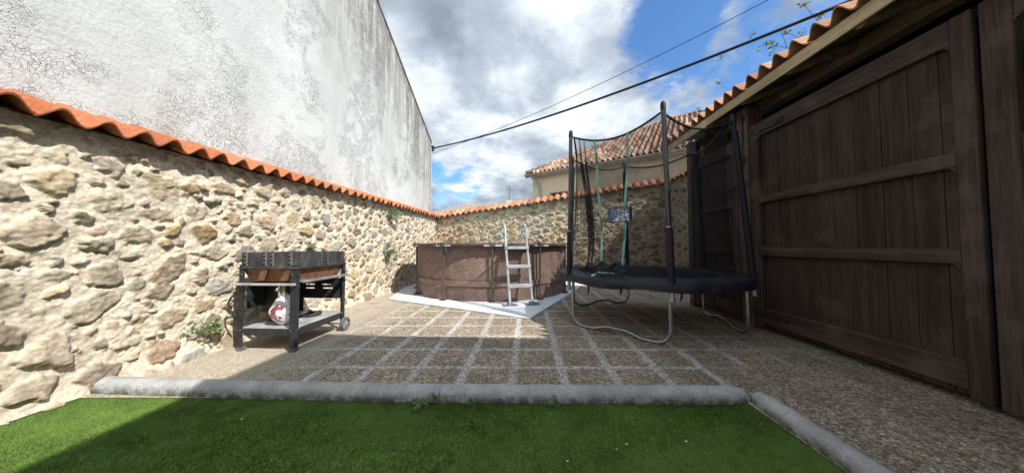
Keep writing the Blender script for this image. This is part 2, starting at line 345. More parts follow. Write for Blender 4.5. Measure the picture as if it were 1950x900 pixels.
def m_bag():
    t = NT('printed_plastic_sack', 0.35, 0.5); o = t.coord(); n = t.noise(o, 7, 3, 0.5, 0.6)
    c = t.ramp(n, [(0.30, (0.12, 0.03, 0.04)), (0.38, (0.30, 0.08, 0.09)), (0.43, (0.62, 0.60, 0.64)), (0.56, (0.75, 0.77, 0.80)), (0.60, (0.45, 0.30, 0.24)), (0.67, (0.12, 0.07, 0.08))])
    t.color(c); t.bump(t.noise(o, 16, 4, 0.6, 0.8), 0.02, 0.9); return t.m
def m_badge():
    t = NT('printed_safety_panel', 0.5, 0.35); o = t.coord()
    e = t.vor(t.map(o, (1, 1, 1.3)), 26, 'DISTANCE_TO_EDGE'); n = t.noise(o, 26, 4, 0.7, 1.5)
    ln = t.M('MAXIMUM', t.step(e, 0.03, 0.09, 1, 0), t.step(n, 0.56, 0.66)); ln = t.M('MULTIPLY', ln, t.step(t.noise(o, 9, 3, 0.5), 0.32, 0.55))
    t.color(t.mix(ln, (0.05, 0.065, 0.13), (0.78, 0.80, 0.92))); return t.m

MAS = m_masonry(); PATIO = m_patio(); PLOLD = m_plaster_old()
TERRA = m_tile('new_terracotta_tile', 0.15); OLDTILE = m_tile('weathered_roof_tile', 0.45)
GATEW = m_wood('dark_weathered_planks', (0.030, 0.018, 0.014), (0.064, 0.041, 0.032), 'z')
RAILW = m_wood('dark_weathered_rail', (0.034, 0.022, 0.018), (0.084, 0.056, 0.045), 'y')
BEAMW = m_wood('old_roof_beam', (0.15, 0.10, 0.068), (0.33, 0.24, 0.17), 'y')
POSTW = m_wood('old_post', (0.07, 0.045, 0.035), (0.16, 0.11, 0.085), 'z')
FASCIA = m_wood('pale_fascia_board', (0.30, 0.235, 0.135), (0.47, 0.38, 0.235), 'y')
IRON = m_metal('dark_iron', (0.06, 0.058, 0.06), 0.55); GALV = m_metal('galvanised_steel', (0.33, 0.33, 0.335), 0.28, 0.08)
GUTTER = m_plain('grey_gutter', (0.42, 0.40, 0.36), 0.5); CREAM = m_plaster('cream_render', (0.66, 0.55, 0.39))
BLOCKP = m_plaster('plain_house_render', (0.55, 0.52, 0.46)); DARKW = m_plain('dark_window_opening', (0.02, 0.02, 0.022), 0.3)
FOAM = m_plain('black_foam_sleeve', (0.010, 0.010, 0.013), 0.6, 0.3); POLEB = m_plain('glossy_black_pole', (0.02, 0.02, 0.022), 0.16, 0.6, 0.0)
PADM = m_plain('navy_black_vinyl_pad', (0.014, 0.016, 0.022), 0.5, 0.35, 0.0, 0.3, 5, 0.004); JUMP = m_plain('black_jumping_mat', (0.009, 0.010, 0.013), 0.75, 0.15)
NET = m_net('net_mesh', 0.40); NETD = m_net('gathered_net_mesh', 0.62, (0.03, 0.03, 0.034)); ROPE = m_plain('black_rope', (0.015, 0.015, 0.017), 0.6)
STRAP = m_plain('sea_green_webbing', (0.16, 0.34, 0.31), 0.7); BADGE = m_badge(); WHITE = m_plain('white_print', (0.62, 0.62, 0.64), 0.6)
WICK = m_wicker(); POOLBR = m_plain('brown_plastic_post', (0.105, 0.068, 0.058), 0.45, 0.35); WATER = m_water(); TARP = m_plain('white_foam_mat', (0.66, 0.68, 0.72), 0.7, 0.2, 0.0, 0.10, 3)
LADG = m_plain('light_grey_ladder_plastic', (0.46, 0.48, 0.50), 0.4, 0.4, 0.0, 0.15); LADD = m_plain('dark_grey_foot_plastic', (0.20, 0.21, 0.23), 0.5)
BLKP = m_plain('satin_black_paint', (0.026, 0.027, 0.031), 0.5, 0.35, 0.0, 0.4, 10); SHELF = m_plain('grey_dusty_shelf', (0.36, 0.35, 0.335), 0.6, 0.3, 0.0, 0.3, 7)
RUST = m_rust(); SCOR = m_scorched(); BAG = m_bag(); WOODL = m_wood('pale_handle_wood', (0.30, 0.24, 0.16), (0.48, 0.40, 0.29), 'z'); RUBB = m_plain('grey_rubber', (0.11, 0.11, 0.115), 0.7)
KERB = m_curb(); TURF = m_turf()
LEAF = m_leaf('weed_leaf', (0.06, 0.12, 0.025), (0.13, 0.21, 0.05)); LEAFG = m_leaf('grey_green_leaf', (0.15, 0.19, 0.09), (0.24, 0.28, 0.15))
LEAFY = m_leaf('spring_leaf', (0.12, 0.22, 0.03), (0.22, 0.34, 0.06)); BARK = m_plain('grey_bark', (0.12, 0.095, 0.075), 0.9)
CABLE = m_plain('black_cable', (0.012, 0.012, 0.014), 0.5); GROUNDM = m_plain('dry_earth', (0.24, 0.19, 0.13), 0.95, 0.1, 0.0, 0.3, 0.6); PETAL = m_plain('white_petal', (0.75, 0.74, 0.70), 0.7)

# ------------------------------------------------------------------ setting
K = 0.058; ROT = -math.atan(K)      # walls, gates and slab columns run 3.3 degrees right of the view axis
mb = MB(); mb.add([(-1500, -1500, -0.06), (1500, -1500, -0.06), (1500, 1500, -0.06), (-1500, 1500, -0.06)], [(0, 1, 2, 3)])
tag(mb.build('ground', GROUNDM), kind='structure')
mb = MB(); mb.add([(-3.75, 2.02, 0), (1.66, 2.02, 0), (1.45, -3, 0), (9, -3, 0), (9, 12, 0), (-3.75, 12, 0)], [(0, 1, 2, 3, 4, 5)])
tag(mb.build('patio', PATIO), kind='structure')
mb = MB(); mb.add([(-3.75, -4, -0.012), (1.75, -4, -0.012), (1.75, 2.1, -0.012), (-3.75, 2.15, -0.012)], [(0, 1, 2, 3)])
tag(mb.build('lawn', TURF), kind='structure')

rng = np.random.default_rng(5)
def mesh_np(name, V, F, mat, parent=None, smooth=False, colors=None):
    me = bpy.data.meshes.new(name); k = F.shape[1]
    me.vertices.add(len(V)); me.vertices.foreach_set('co', V.astype(np.float32).ravel())
    me.loops.add(F.size); me.loops.foreach_set('vertex_index', F.astype(np.int32).ravel())
    me.polygons.add(len(F)); me.polygons.foreach_set('loop_start', np.arange(0, F.size, k, dtype=np.int32))
    me.polygons.foreach_set('loop_total', np.full(len(F), k, dtype=np.int32))
    if smooth: me.polygons.foreach_set('use_smooth', np.ones(len(F), dtype=bool))
    me.update(calc_edges=True)
    if colors is not None:
        at = me.color_attributes.new('Col', 'FLOAT_COLOR', 'POINT')
        at.data.foreach_set('color', np.concatenate([colors, np.ones((len(V), 1))], 1).astype(np.float32).ravel())
    me.materials.append(mat); o = bpy.data.objects.new(name, me); COL.objects.link(o)
    if parent: o.parent = parent
    return o

def grass():   # short artificial blades over the part of the lawn in front of the camera
    n = 300000
    x = rng.uniform(-3.4, 1.68, n); y = np.interp(x, [-3.3, -2.35, -.8, 1.66], [2.10, 2.05, 1.98, 1.955]) - rng.uniform(0, 1, n) ** 1.15 * 1.3
    ok = (x < 1.685 - (1.95 - y) * 0.06); x = x[ok]; y = y[ok]; n = len(x)
    a = rng.uniform(0, 2 * np.pi, n); w = rng.uniform(0.0010, 0.0019, n); h = rng.uniform(0.009, 0.019, n)
    lx = rng.normal(0.001, 0.004, n); ly = rng.normal(-0.002, 0.004, n)
    z0 = -0.012; q1 = fbm(x * 2.2 + 9, y * 3.5 + 9, 400, 3); q2 = fbm(x * 2.6 + 30, y * 3 + 30, 410, 3); lx += (q1 - .5) * .030; ly += (q2 - .5) * .030; h *= .75 + .5 * fbm(x * 7 + 20, y * 7 + 20, 420, 3)
    A = np.stack([x - np.cos(a) * w, y - np.sin(a) * w, np.full(n, z0)], 1); B = np.stack([x + np.cos(a) * w, y + np.sin(a) * w, np.full(n, z0)], 1)
    C = np.stack([x + lx, y + ly, z0 + h], 1)
    V = np.stack([A, B, C], 1).reshape(-1, 3); F = np.arange(3 * n).reshape(n, 3)
    o = mesh_np('turf', V, F, TURF); tag(o, 'short green artificial turf in front of the grey kerb', 'artificial grass', kind='stuff')

def kerb(name, pts, r, label, seed):
    rr = random.Random(seed); P = []; n = 14
    L = [(Vector(b) - Vector(a)).length for a, b in zip(pts, pts[1:])]; N = int(sum(L) / 0.06)
    path = []
    for i in range(N + 1):
        d = sum(L) * i / N; k = 0
        while k < len(L) - 1 and d > L[k]: d -= L[k]; k += 1
        path.append(Vector(pts[k]).lerp(Vector(pts[k + 1]), d / L[k]) + Vector((0, rr.uniform(-.003, .003), rr.uniform(-.003, .003))))
    rs = [r * (1 + rr.uniform(-.03, .03)) for _ in path]; rs[0] *= .75; rs[-1] *= .75
    m = MB().tube([path[0] * 1.0] + path + [path[-1]], [rs[0] * .8] + rs + [rs[-1] * .8], n); o = m.build(name, KERB, None, True)
    return tag(o, label, 'kerb')
kerb('rounded_kerb', [(-3.6, 2.17, .016), (-2.35, 2.10, .016), (-.8, 2.03, .016), (1.66, 2.005, .016)], .072, 'long rounded grey concrete kerb between slabs and turf', 1)
kerb('rounded_kerb', [(1.74, 1.965, .018), (1.71, 1.5, .018), (1.68, .9, .018), (1.57, -1.5, .018)], .070, 'shorter rounded concrete kerb running towards the viewer on the right', 2)

# ------------------------------------------------------------------ rubble walls
def vnoise(x, y, seed):
    r = np.random.default_rng(seed); T = r.random((256, 256)); xi = np.floor(x).astype(int); yi = np.floor(y).astype(int)
    fx = x - xi; fy = y - yi; fx = fx * fx * (3 - 2 * fx); fy = fy * fy * (3 - 2 * fy)
    g = lambda a, b: T[a % 256, b % 256]
    return (g(xi, yi) * (1 - fx) + g(xi + 1, yi) * fx) * (1 - fy) + (g(xi, yi + 1) * (1 - fx) + g(xi + 1, yi + 1) * fx) * fy
def fbm(x, y, seed, o=4):
    s = 0; a = 0.5; t = 0
    for i in range(o): s = s + a * vnoise(x * 2 ** i + 17.3 * i, y * 2 ** i + 9.1 * i, seed + i); t += a; a *= 0.55
    return s / t
def rubble(name, parent, P0, P1, nrm, tops, step, seed, size, aspect, relief, mortar, stones, fill, thick=0.22, cut=0.86, gapk=.55):
    """front of a rubble wall from P0 to P1 as a displaced sheet closed by back, top and ends; tops = [(s, height)]"""
    r = np.random.default_rng(seed); P0 = np.array(P0, float); P1 = np.array(P1, float); Ln = np.linalg.norm(P1 - P0); d = (P1 - P0) / Ln; nrm = np.array(nrm, float); nrm /= np.linalg.norm(nrm)
    ni = int(Ln / step) + 1; s = np.linspace(0, Ln, ni); top = np.interp(s, [a for a, b in tops], [b for a, b in tops]); H = max(b for a, b in tops)
    nj = int(H / step) + 1; S = np.repeat(s[:, None], nj, 1); Z = np.linspace(0, 1, nj)[None, :] * top[:, None]
    # stones: dart throwing of ellipses with mixed sizes
    C = []; tries = 0
    for R0 in (1.0, 0.8, 0.6, 0.45, 0.32, 0.22):
        for _ in range(int(Ln * H * 60 / R0)):
            rad = size * R0 * r.uniform(0.85, 1.2); x = r.uniform(-.1, Ln + .1); z = r.uniform(-.05, H); asp = aspect * r.uniform(0.75, 1.3)
            if R0 > .9 and r.random() < .4: continue
            if all((abs((x - c[0]) / (rad * asp ** .5 + c[2] * c[3] ** .5)) ** 2 + abs((z - c[1]) / (rad / asp ** .5 + c[2] / c[3] ** .5)) ** 2) > fill for c in C): C.append((x, z, rad, asp, r.normal(0, .25)))
            if len(C) > 4000: break
    C = np.array(C)
    POLY = [((lambda m_: (2 * np.pi * (np.arange(m_) + r.uniform(-.3, .3, m_)) / m_ + r.uniform(0, 6), r.uniform(.72, 1.02, m_)))(r.integers(4, 7))) for _ in range(len(C))]
    wx = (fbm(S * 11, Z * 11, seed + 50) - .5) * size * .8; wz = (fbm(S * 11 + 40, Z * 11, seed + 60) - .5) * size * .8
    X = S + wx; Y = Z + wz; d1 = np.full(S.shape, 9.0); idx = np.zeros(S.shape, int); lu = np.zeros(S.shape); lv = np.zeros(S.shape)
    for k, (x, z, rad, asp, ang) in enumerate(C):
        i0 = max(0, int((x - rad * 3) / step)); i1 = min(ni, int((x + rad * 3) / step) + 2)
        if i1 <= i0: continue
        dx = X[i0:i1] - x; dz = Y[i0:i1] - z; ca, sa = math.cos(ang), math.sin(ang); u = (dx * ca + dz * sa) / (rad * asp ** .5); v = (-dx * sa + dz * ca) / (rad / asp ** .5)
        pl_ = POLY[k]; dist = np.max(np.stack([u * math.cos(q_) + v * math.sin(q_) for q_ in pl_[0]]) / pl_[1][:, None, None], 0) * .62 + np.sqrt(u * u + v * v) * .38
        m = dist < d1[i0:i1]; d1[i0:i1][m] = dist[m]; idx[i0:i1][m] = k; lu[i0:i1][m] = u[m]; lv[i0:i1][m] = v[m]
    n = len(C); rise = r.uniform(.25, 1.0, n) ** 1.3; tu = r.normal(0, .3, n); tv = r.normal(0.12, .3, n)
    edge = fbm(S * 26, Z * 26, seed + 5) * .34 - .17
    m = 1 - np.clip((d1 + edge - (cut - .07)) / .14, 0, 1); m = m * m * (3 - 2 * m)
    face = rise[idx] + tu[idx] * lu * .9 + tv[idx] * lv * .9; face = np.minimum(face, rise[idx] * 1.15 - .5 * tv[idx] * lu + .4 * tu[idx] * lv)
    rough = fbm(S * 30, Z * 30, seed + 9) - .5; facet = np.abs(fbm(S * 12, Z * 12, seed + 12) - .5) * 2
    h = (fbm(S * 55, Z * 55, seed + 44, 2) - .5) * .009 + relief * (m * np.clip(face, .12, 1.5) * (1 - .18 * d1 ** 2) + m * rough * .55 + m * facet * .45) + (1 - m) * (fbm(S * 16, Z * 16, seed + 22) - .5) * relief * .8
    h = h + (fbm(S * 1.6, Z * 1.6, seed + 31) - .5) * .05 + np.clip((.25 - Z) / .25, 0, 1) ** 2 * .06
    gap = np.exp(-((d1 + edge * .6 - cut - .10) / .085) ** 2) * np.clip(.25 - lv, 0, 1) * (r.random(n) < .45)[idx]; h = h - gap * relief * gapk
    stones = np.array(stones); w = r.random(n); ci = r.integers(0, len(stones), n); sc = stones[ci] * r.uniform(.72, 1.22, (n, 1))
    tone = (fbm(S * 5, Z * 5, seed + 70) - .5)[..., None]
    mc = np.array(mortar) * (1 + tone * .35); stc = sc[idx] * (1 + (fbm(S * 18, Z * 18, seed + 80) - .5)[..., None] * .7)
    vis = (r.uniform(.55, 1.05, n)[idx] * (.75 + .5 * fbm(S * 14, Z * 14, seed + 90))).clip(0, 1)[..., None]; mm = m[..., None] * vis; col = mc * (1 - mm) + stc * mm; col = np.clip(col, .02, .8)
    V = P0[None, None, :] + np.concatenate([d[None, None, :2] * S[..., None] + nrm[None, None, :2] * h[..., None], Z[..., None]], 2)
    I = np.arange(ni * nj).reshape(ni, nj); F = np.stack([I[:-1, :-1], I[1:, :-1], I[1:, 1:], I[:-1, 1:]], -1).reshape(-1, 4)
    if np.cross(d, [0, 0, 1]) @ nrm < 0: F = F[:, ::-1]
    # closing strip: top edge back, ends back, back face
    base = len(V.reshape(-1, 3)); VB = []; FB = []
    back = lambda p: [p[0] - nrm[0] * thick, p[1] - nrm[1] * thick, p[2]]
    ring = [V[i, nj - 1] for i in range(ni)]; VB += [back(p) for p in ring]; VB += [back(V[i, 0]) for i in range(ni)]
    for i in range(ni - 1):
        FB.append((I[i, nj - 1], I[i + 1, nj - 1], base + i + 1, base + i)); FB.append((base + i, base + i + 1, base + ni + i + 1, base + ni + i))
    V2 = np.concatenate([V.reshape(-1, 3), np.array(VB)]); F2 = np.concatenate([F, np.array(FB)])
    e0 = len(V2)
    for i in (0, ni - 1):
        F2 = np.concatenate([F2, np.array([[I[i, j], I[i, j + 1], base + i, base + i] for j in range(0)] + [[I[i, 0], I[i, nj - 1], base + i, base + ni + i]])])
    c2 = np.concatenate([col.reshape(-1, 3), np.tile(np.array(mortar), (len(VB), 1))])
    return mesh_np(name, V2, F2, MAS, parent, True, c2)

def tiles(mb, O, U, Wv, length, depth, pitch, row, amp, thick, seed, cols, prof='wave', clip=None, jit=1.0, lift=.016):
    """clay tiles: O lower start corner, U along the eave, Wv up the slope"""
    rr = random.Random(seed); O = Vector(O); U = Vector(U).normalized(); Wv = Vector(Wv).normalized(); Nn = U.cross(Wv).normalized()
    if Nn.z < 0: Nn = -Nn
    nk = int(round(length / pitch)); nr = max(1, int(math.ceil(depth / row))); q = 10
    for r_ in range(nr):
        s0 = r_ * row - (.0 if r_ == 0 else .03); s1 = min((r_ + 1) * row, depth)
        for k in range(nk):
            if clip is not None and not clip((k + .5) * pitch, (r_ + .5) * row): continue
            c = cols[rr.randrange(len(cols))]; f = rr.uniform(.8, 1.18); c = (c[0] * f, c[1] * f * rr.uniform(.94, 1.05), c[2] * f)
            dj = rr.uniform(-.012, .012) * jit; hj = rr.uniform(-.004, .004) * jit; sk = rr.uniform(-.008, .008) * jit; P = []
            for (s, lf) in ((s0 + dj, lift), (s1, 0.0)):
                for th in (0, -thick):
                    line = []
                    for i in range(q + 1):
                        t = i / q; h = amp * math.cos(2 * math.pi * (t - .5)) if prof == 'wave' else amp * (2 * math.sin(math.pi * t) ** .8 - 1 if 0 < t < 1 else -1)
                        line.append(O + U * ((k + t) * pitch + (sk if s == s0 + dj else 0)) + Wv * s + Nn * (h + lf + hj + th))
                    P.append(line)
            vs = [p for l in P for p in l]; m = q + 1; fs = []
            for i in range(q): fs += [(i, i + 1, 2 * m + i + 1, 2 * m + i), (m + i, 3 * m + i, 3 * m + i + 1, m + i + 1), (i, m + i, m + i + 1, i + 1)]
            fs += [(0, 2 * m, 3 * m, m), (q, m + q, 3 * m + q, 2 * m + q)]
            mb.add(vs, fs, c)

LW = lambda y, off=0.0: (-3.318 + off + K * y, y)      # face of the left wall
nL = Vector((1, -K, 0)).normalized()
lw = empty('stone_wall', (0, 0, 0)); tag(lw, 'sunlit rubble stone wall with thick pale mortar below the white gable', 'stone wall')
p0 = LW(-1.2); p1 = LW(9.97)
rubble('masonry', lw, (*p0, 0), (*p1, 0), nL, [(0, 1.94), (3.85, 1.98), (11.2, 2.16)], .0105, 3, .118, 1.25, .040,
       (.57, .495, .385), [(.29, .225, .145), (.26, .21, .15), (.34, .245, .12), (.25, .21, .17), (.32, .26, .185), (.38, .30, .20), (.25, .24, .22), (.37, .265, .185), (.37, .32, .235)], 1.12, .2)
NEWT = [(.36, .125, .052), (.42, .155, .068), (.30, .105, .05), (.40, .175, .09), (.34, .135, .07)]
mb = MB(); a = Vector((*LW(-1.2, .145), 1.925)); b = Vector((*LW(9.9, .145), 2.145)); Uv = (b - a)
Wd = Vector((-nL.x, -nL.y, .40)); tiles(mb, a, Uv, Wd, Uv.length, .44, .196, .44, .044, .014, 4, NEWT, 'wave')
mb.build('tile_coping', TERRA, lw, True)

A = Vector((-2.74, 9.95, 0)); B = Vector((4.42, 7.64, 0)); dB = (B - A).normalized(); nB = Vector((dB.y, -dB.x, 0)); 
if nB.y > 0: nB = -nB
bw = empty('stone_wall', (0, 0, 0)); tag(bw, 'shaded rubble stone wall behind the pool and trampoline, its coping climbing to the right', 'stone wall')
LB = (B - A).length; A2 = A - dB * .35
OC = [(.38, .24, .11), (.29, .19, .11), (.29, .23, .17), (.40, .29, .15), (.26, .21, .165), (.33, .28, .23), (.19, .115, .08), (.34, .26, .17)]
rubble('masonry', bw, A2, B, nB, [(0, 2.12), (LB + .35, 2.89)], .014, 8, .125, 1.7, .030, (.56, .47, .345), OC, 1.0, .3, gapk=.15)
C2 = Vector((4.34, 6.3, 0)); dR = (C2 - B).normalized(); nR = Vector((-1, .05, 0)).normalized()
rubble('return_masonry', bw, B - dR * .1, C2, nR, [(0, 2.88), (1.5, 2.86)], .018, 12, .10, 1.5, .022, (.55, .48, .36), OC, 1.3, .3)
mb = MB(); a = A - dB * .25 + nB * .12 + Vector((0, 0, 2.08)); b = B + nB * .12 + Vector((0, 0, 2.85)); Uv = b - a
tiles(mb, a, Uv, Vector((-nB.x, -nB.y, .60)), Uv.length, .42, .215, .42, .050, .014, 9, [(.36, .145, .07), (.40, .18, .095), (.31, .125, .065), (.40, .21, .13)], 'arch')
a = B + Vector((-.14, .05, 2.85)); b = C2 + Vector((-.14, 0, 2.85)); tiles(mb, a, b - a, Vector((1, 0, .55)), (b - a).length, .42, .215, .42, .038, .014, 10, [(.36, .15, .08), (.30, .14, .09)], 'arch')
mb.build('tile_coping', TERRA, bw, True)

grass()

# ------------------------------------------------------------------ white gable house on the left
gh = empty('white_house', (-3.568, 0, 0), ROT); tag(gh, 'tall white house with a peeling stained gable wall above the left stone wall', 'house')
mb = MB(); poly = [(-5.0, 0), (9.98, 0), (9.98, 4.9), (2.8, 4.9 + 7.18 * .54), (-5.0, 4.55)]
vs = [(0, y, z) for y, z in poly] + [(-9, y, z) for y, z in poly]; n = len(poly)
mb.add(vs, [tuple(range(n)), tuple(range(2 * n - 1, n - 1, -1))] + [(i, n + i, n + (i + 1) % n, (i + 1) % n) for i in range(n)]); mb.build('wall', PLOLD, gh)
mb = MB(); y0, z0, y1, z1 = 10.02, 4.90, 2.8, 4.9 + 7.18 * .54 + .02
for (a0, b0, a1, b1) in ((y0, z0, y1, z1), (y1, z1, -5.1, 4.53)):
    v = [(.02, a0, b0), (.02, a1, b1), (-9.1, a1, b1), (-9.1, a0, b0)]; mb.add(v + [(x, y, z + .05) for x, y, z in v], [(0, 1, 2, 3), (4, 5, 6, 7), (0, 4, 5, 1), (1, 5, 6, 2), (2, 6, 7, 3), (3, 7, 4, 0)], (.16, .14, .12))
mb.build('roof', m_plain('old_mortar_verge', (.17, .155, .135), .95, .1, 0, .5, 12), gh)
mb = MB().tube([(.03, 9.94, 4.7), (.035, 9.9, 3.4), (.03, 9.94, 2.2)], .012, 6); mb.build('wall_cable', m_plain('grey_conduit', (.45, .45, .45), .5), gh)
mb = MB(); mb.box(-.06, .07, 9.99, 10.09, 4.62, 4.82); mb.tube([(.0, 10.05, 4.75), (.12, 10.06, 4.72)], .022, 8); mb.build('cable_bracket', CABLE, gh, False, .006)

# ------------------------------------------------------------------ cream house beyond the back wall
ch = empty('cream_house', (1.08, 14.0, 0)); tag(ch, 'cream rendered house with an old hipped tile roof beyond the back wall', 'house')
u = Vector((.834, -.551, 0)); v_ = Vector((.551, .834, 0)); PT = .62; EH = 4.80; Lh = 13.0; Dh = 12.0
f = lambda a, b, z: u * a + v_ * b + Vector((0, 0, z))
mb = MB(); q = [f(0, 0, 0), f(Lh, 0, 0), f(Lh, Dh, 0), f(0, Dh, 0)]; mb.add(q + [p + Vector((0, 0, EH - .1)) for p in q], [(0, 1, 5, 4), (1, 2, 6, 5), (2, 3, 7, 6), (3, 0, 4, 7), (4, 5, 6, 7)]); mb.build('wall', CREAM, ch)
ro = MB(); OLD = [(.28, .165, .115), (.35, .225, .155), (.22, .13, .095), (.40, .28, .20), (.15, .095, .075), (.32, .19, .125), (.26, .20, .155)]
Wv = (v_ + Vector((0, 0, PT))); slope_len = 6.0 * math.hypot(1, PT); kk = 1 / math.hypot(1, PT)
tiles(ro, f(-.25, -.25, EH - .02), u, Wv, Lh + .5, slope_len,   .235, .42, .075, .018, 21, OLD, 'wave', clip=lambda a, s: a >= s * kk - .05, jit=1.8, lift=.03)
roof = ro.build('roof', OLDTILE, ch, True)
mb = MB(); mb.add([f(-.25, -.25, EH - .06), f(6, 6, EH + 3.68), f(-.25, 12.25, EH - .06)], [(0, 1, 2)], (.38, .26, .2)); mb.add([f(-.2, -.2, EH - .1), f(Lh, -.2, EH - .1), f(Lh, 6, EH + 3.62), f(6, 6, EH + 3.62)], [(0, 1, 2, 3)], (.3, .2, .15))
mb.add([f(-.2, 12.2, EH - .1), f(Lh, 12.2, EH - .1), f(Lh, 6, EH + 3.62), f(6, 6, EH + 3.62)], [(0, 1, 2, 3)], (.38, .26, .2)); mb.build('roof_deck', OLDTILE, roof)
mb = MB(); rr = random.Random(3)
def ridge(mb, a, b, n):
    for i in range(n):
        p = a.lerp(b, i / n); q_ = a.lerp(b, (i + 1.15) / n); s = .11 + rr.uniform(-.01, .01); c = OLD[rr.randrange(len(OLD))]
        mb.tube([p + Vector((0, 0, .05)), q_ + Vector((0, 0, .03))], [s, s * .82], 10, True, c)
ridge(mb, f(-.25, -.25, EH), f(6, 6, EH + 3.72), 26); ridge(mb, f(6, 6, EH + 3.72), f(Lh, 6, EH + 3.72), 22); mb.build('ridge_tiles', OLDTILE, roof, True)
mb = MB(); P = []
for i in range(2):
    P.append([f((-.3, Lh)[i], -.30 - .075 * math.cos(a_), EH - .06 - .085 * math.sin(a_)) for a_ in [math.pi * j / 8 for j in range(9)]])
mb.grid(P); mb.grid([[p + Vector((0, 0, .006)) for p in row] for row in P]); mb.box(-.3, Lh, -.26, -.2, EH - .2, EH - .06, frame((0, 0, 0), u, v_, Vector((0, 0, 1)))); mb.build('gutter', GUTTER, ch, True)
mb = MB().tube([f(.10, -.3, EH - .12), f(.10, -.28, EH - .28), f(.42, -.09, EH - .55), f(.45, -.07, EH - .8), f(.45, -.07, .3)], .05, 10); mb.build('downpipe', m_plain('grey_downpipe', (.33, .35, .37), .45), ch, True)
for (wa, wb, zt) in ((1.05, 1.85, 3.66), (3.35, 4.75, 3.60)):
    mb = MB().box(wa, wb, -.03, .05, zt - 1.3, zt - .02, frame((0, 0, 0), u, v_, Vector((0, 0, 1)))); w = mb.build('window', DARKW, ch)
    mb = MB(); F_ = frame((0, 0, 0), u, v_, Vector((0, 0, 1)))
    for (x0, x1, z0, z1) in ((wa - .05, wb + .05, zt - .02, zt + .05), (wa - .05, wa, zt - 1.3, zt - .02), (wb, wb + .05, zt - 1.3, zt - .02), ((wa + wb) / 2 - .03, (wa + wb) / 2 + .03, zt - 1.3, zt - .03)): mb.box(x0, x1, -.05, .03, z0, z1, F_)
    mb.build('frame', m_plain('brown_window_frame', (.10, .07, .05), .5), w)
mb = MB()
mb.tube([f(2.9, 2.9, EH + 1.8), f(2.9, 2.9, EH + 2.3)], .02, 6); mb.build('vent_pipe', GUTTER, ch)

# two roofs further off
def far_house(loc, rz, w, d, h, rh, label, colr, ridge_hip):
    e = empty('distant_house', loc, rz); tag(e, label, 'house')
    MB().box(-w / 2, w / 2, 0, d, 0, h).build('wall', m_plaster('distant_render', (.42, .37, .30)), e)
    x = w / 2 + .3; mb = MB(); r_ = ridge_hip
    vs = [(-x, -.3, h), (x, -.3, h), (x, d + .3, h), (-x, d + .3, h), (-x + r_, d / 2, h + rh), (x - r_ * .3, d / 2, h + rh)]
    t = NT('distant_tile', .9, .1); o = t.coord(); X, Y, Z = t.xyz(o); wv = t.M('SINE', t.M('MULTIPLY', X, 26)); c = t.mix(t.step(wv, -1, 1), tuple(k * .75 for k in colr), colr)
    c = t.mix(t.step(t.noise(o, 1.4, 6, .7), .4, .7, 0, .6), c, (.30, .25, .18)); t.color(c); t.bump(wv, .05)
    mb.add(vs, [(0, 1, 5, 4), (2, 3, 4, 5), (0, 4, 3), (1, 2, 5), (0, 1, 2, 3)]); rf = mb.build('roof', t.m, e)
    return e, rf
e1, r1 = far_house((-3.6, 27, 0), .05, 9.6, 7, 4.2, 1.55, 'distant house with a lichen covered beige tile roof beside the white house corner', (.40, .32, .24), 3.6)
MB().box(1.2, 3.4, 3.2, 3.8, 5.5, 5.68).build('ridge_cap', m_plain('dark_ridge', (.08, .06, .05), .9), r1)
e2, r2 = far_house((1.2, 34, 0), -.1, 7.0, 7, 5.2, 2.2, 'distant pinkish tiled roof with an aerial left of the cream house', (.46, .31, .25), 2.2)
MB().box(-2.1, -1.3, 1.0, 1.8, 5.4, 7.0).build('chimney', m_plaster('distant_chimney', (.5, .48, .45)), r2)
mb = MB().tube([(-1.7, 1.4, 6.9), (-1.7, 1.4, 9.0)], .03, 5); [mb.tube([(-2.2, 1.4, 8.9 - i * .25), (-1.2, 1.4, 8.9 - i * .25)], .02, 4) for i in range(3)]; mb.build('aerial', IRON, e2)

# ------------------------------------------------------------------ house standing behind and right of the camera (casts the big shade)
bh = empty('neighbouring_house', (2.24, -.12, 0), ROT); tag(bh, 'plain rendered house behind the viewer that shades the turf and near slabs', 'house')
MB().box(.1, 9, -9, -.1, 0, 5.9).build('wall', BLOCKP, bh)
mb = MB(); v = [(0, -9.1, 5.9), (0, 0, 5.9), (9.1, 0, 5.9), (9.1, -9.1, 5.9)]; mb.add(v + [(x, y, 6.0) for x, y, z in v] + [(4.5, -4.5, 7.3)], [(0, 1, 2, 3), (0, 1, 5, 4), (1, 2, 6, 5), (2, 3, 7, 6), (3, 0, 4, 7), (4, 5, 8), (5, 6, 8), (6, 7, 8), (7, 4, 8)], (.4, .25, .18)); mb.build('roof', OLDTILE, bh)

# ------------------------------------------------------------------ barn with plank gates on the right
bn = empty('barn', (3.07, 0, 0), ROT); tag(bn, 'dark timber barn with a low clay tile roof and tall plank gates', 'barn')
Y1 = 5.22; XE = -.38; ZE = 3.10; SL = .36                 # eave line and roof slope (local x grows into the barn)
Wb = Vector((1, 0, SL)); ro = MB(); BT = [(.36, .17, .10), (.44, .23, .13), (.30, .14, .09), (.50, .31, .19), (.40, .20, .12)]
tiles(ro, (XE, -.1, ZE), (0, 1, 0), Wb, Y1 + .25, 4.6, .19, .40, .054, .016, 31, BT, 'wave', jit=1.5, lift=.02)
broof = ro.build('roof', OLDTILE, bn, True)
mb = MB(); v = [(XE + .06, -.1, ZE - .055), (XE + .06, Y1 + .1, ZE - .055), (XE + 4.4, Y1 + .1, ZE - .055 + 4.34 * SL), (XE + 4.4, -.1, ZE - .055 + 4.34 * SL)]
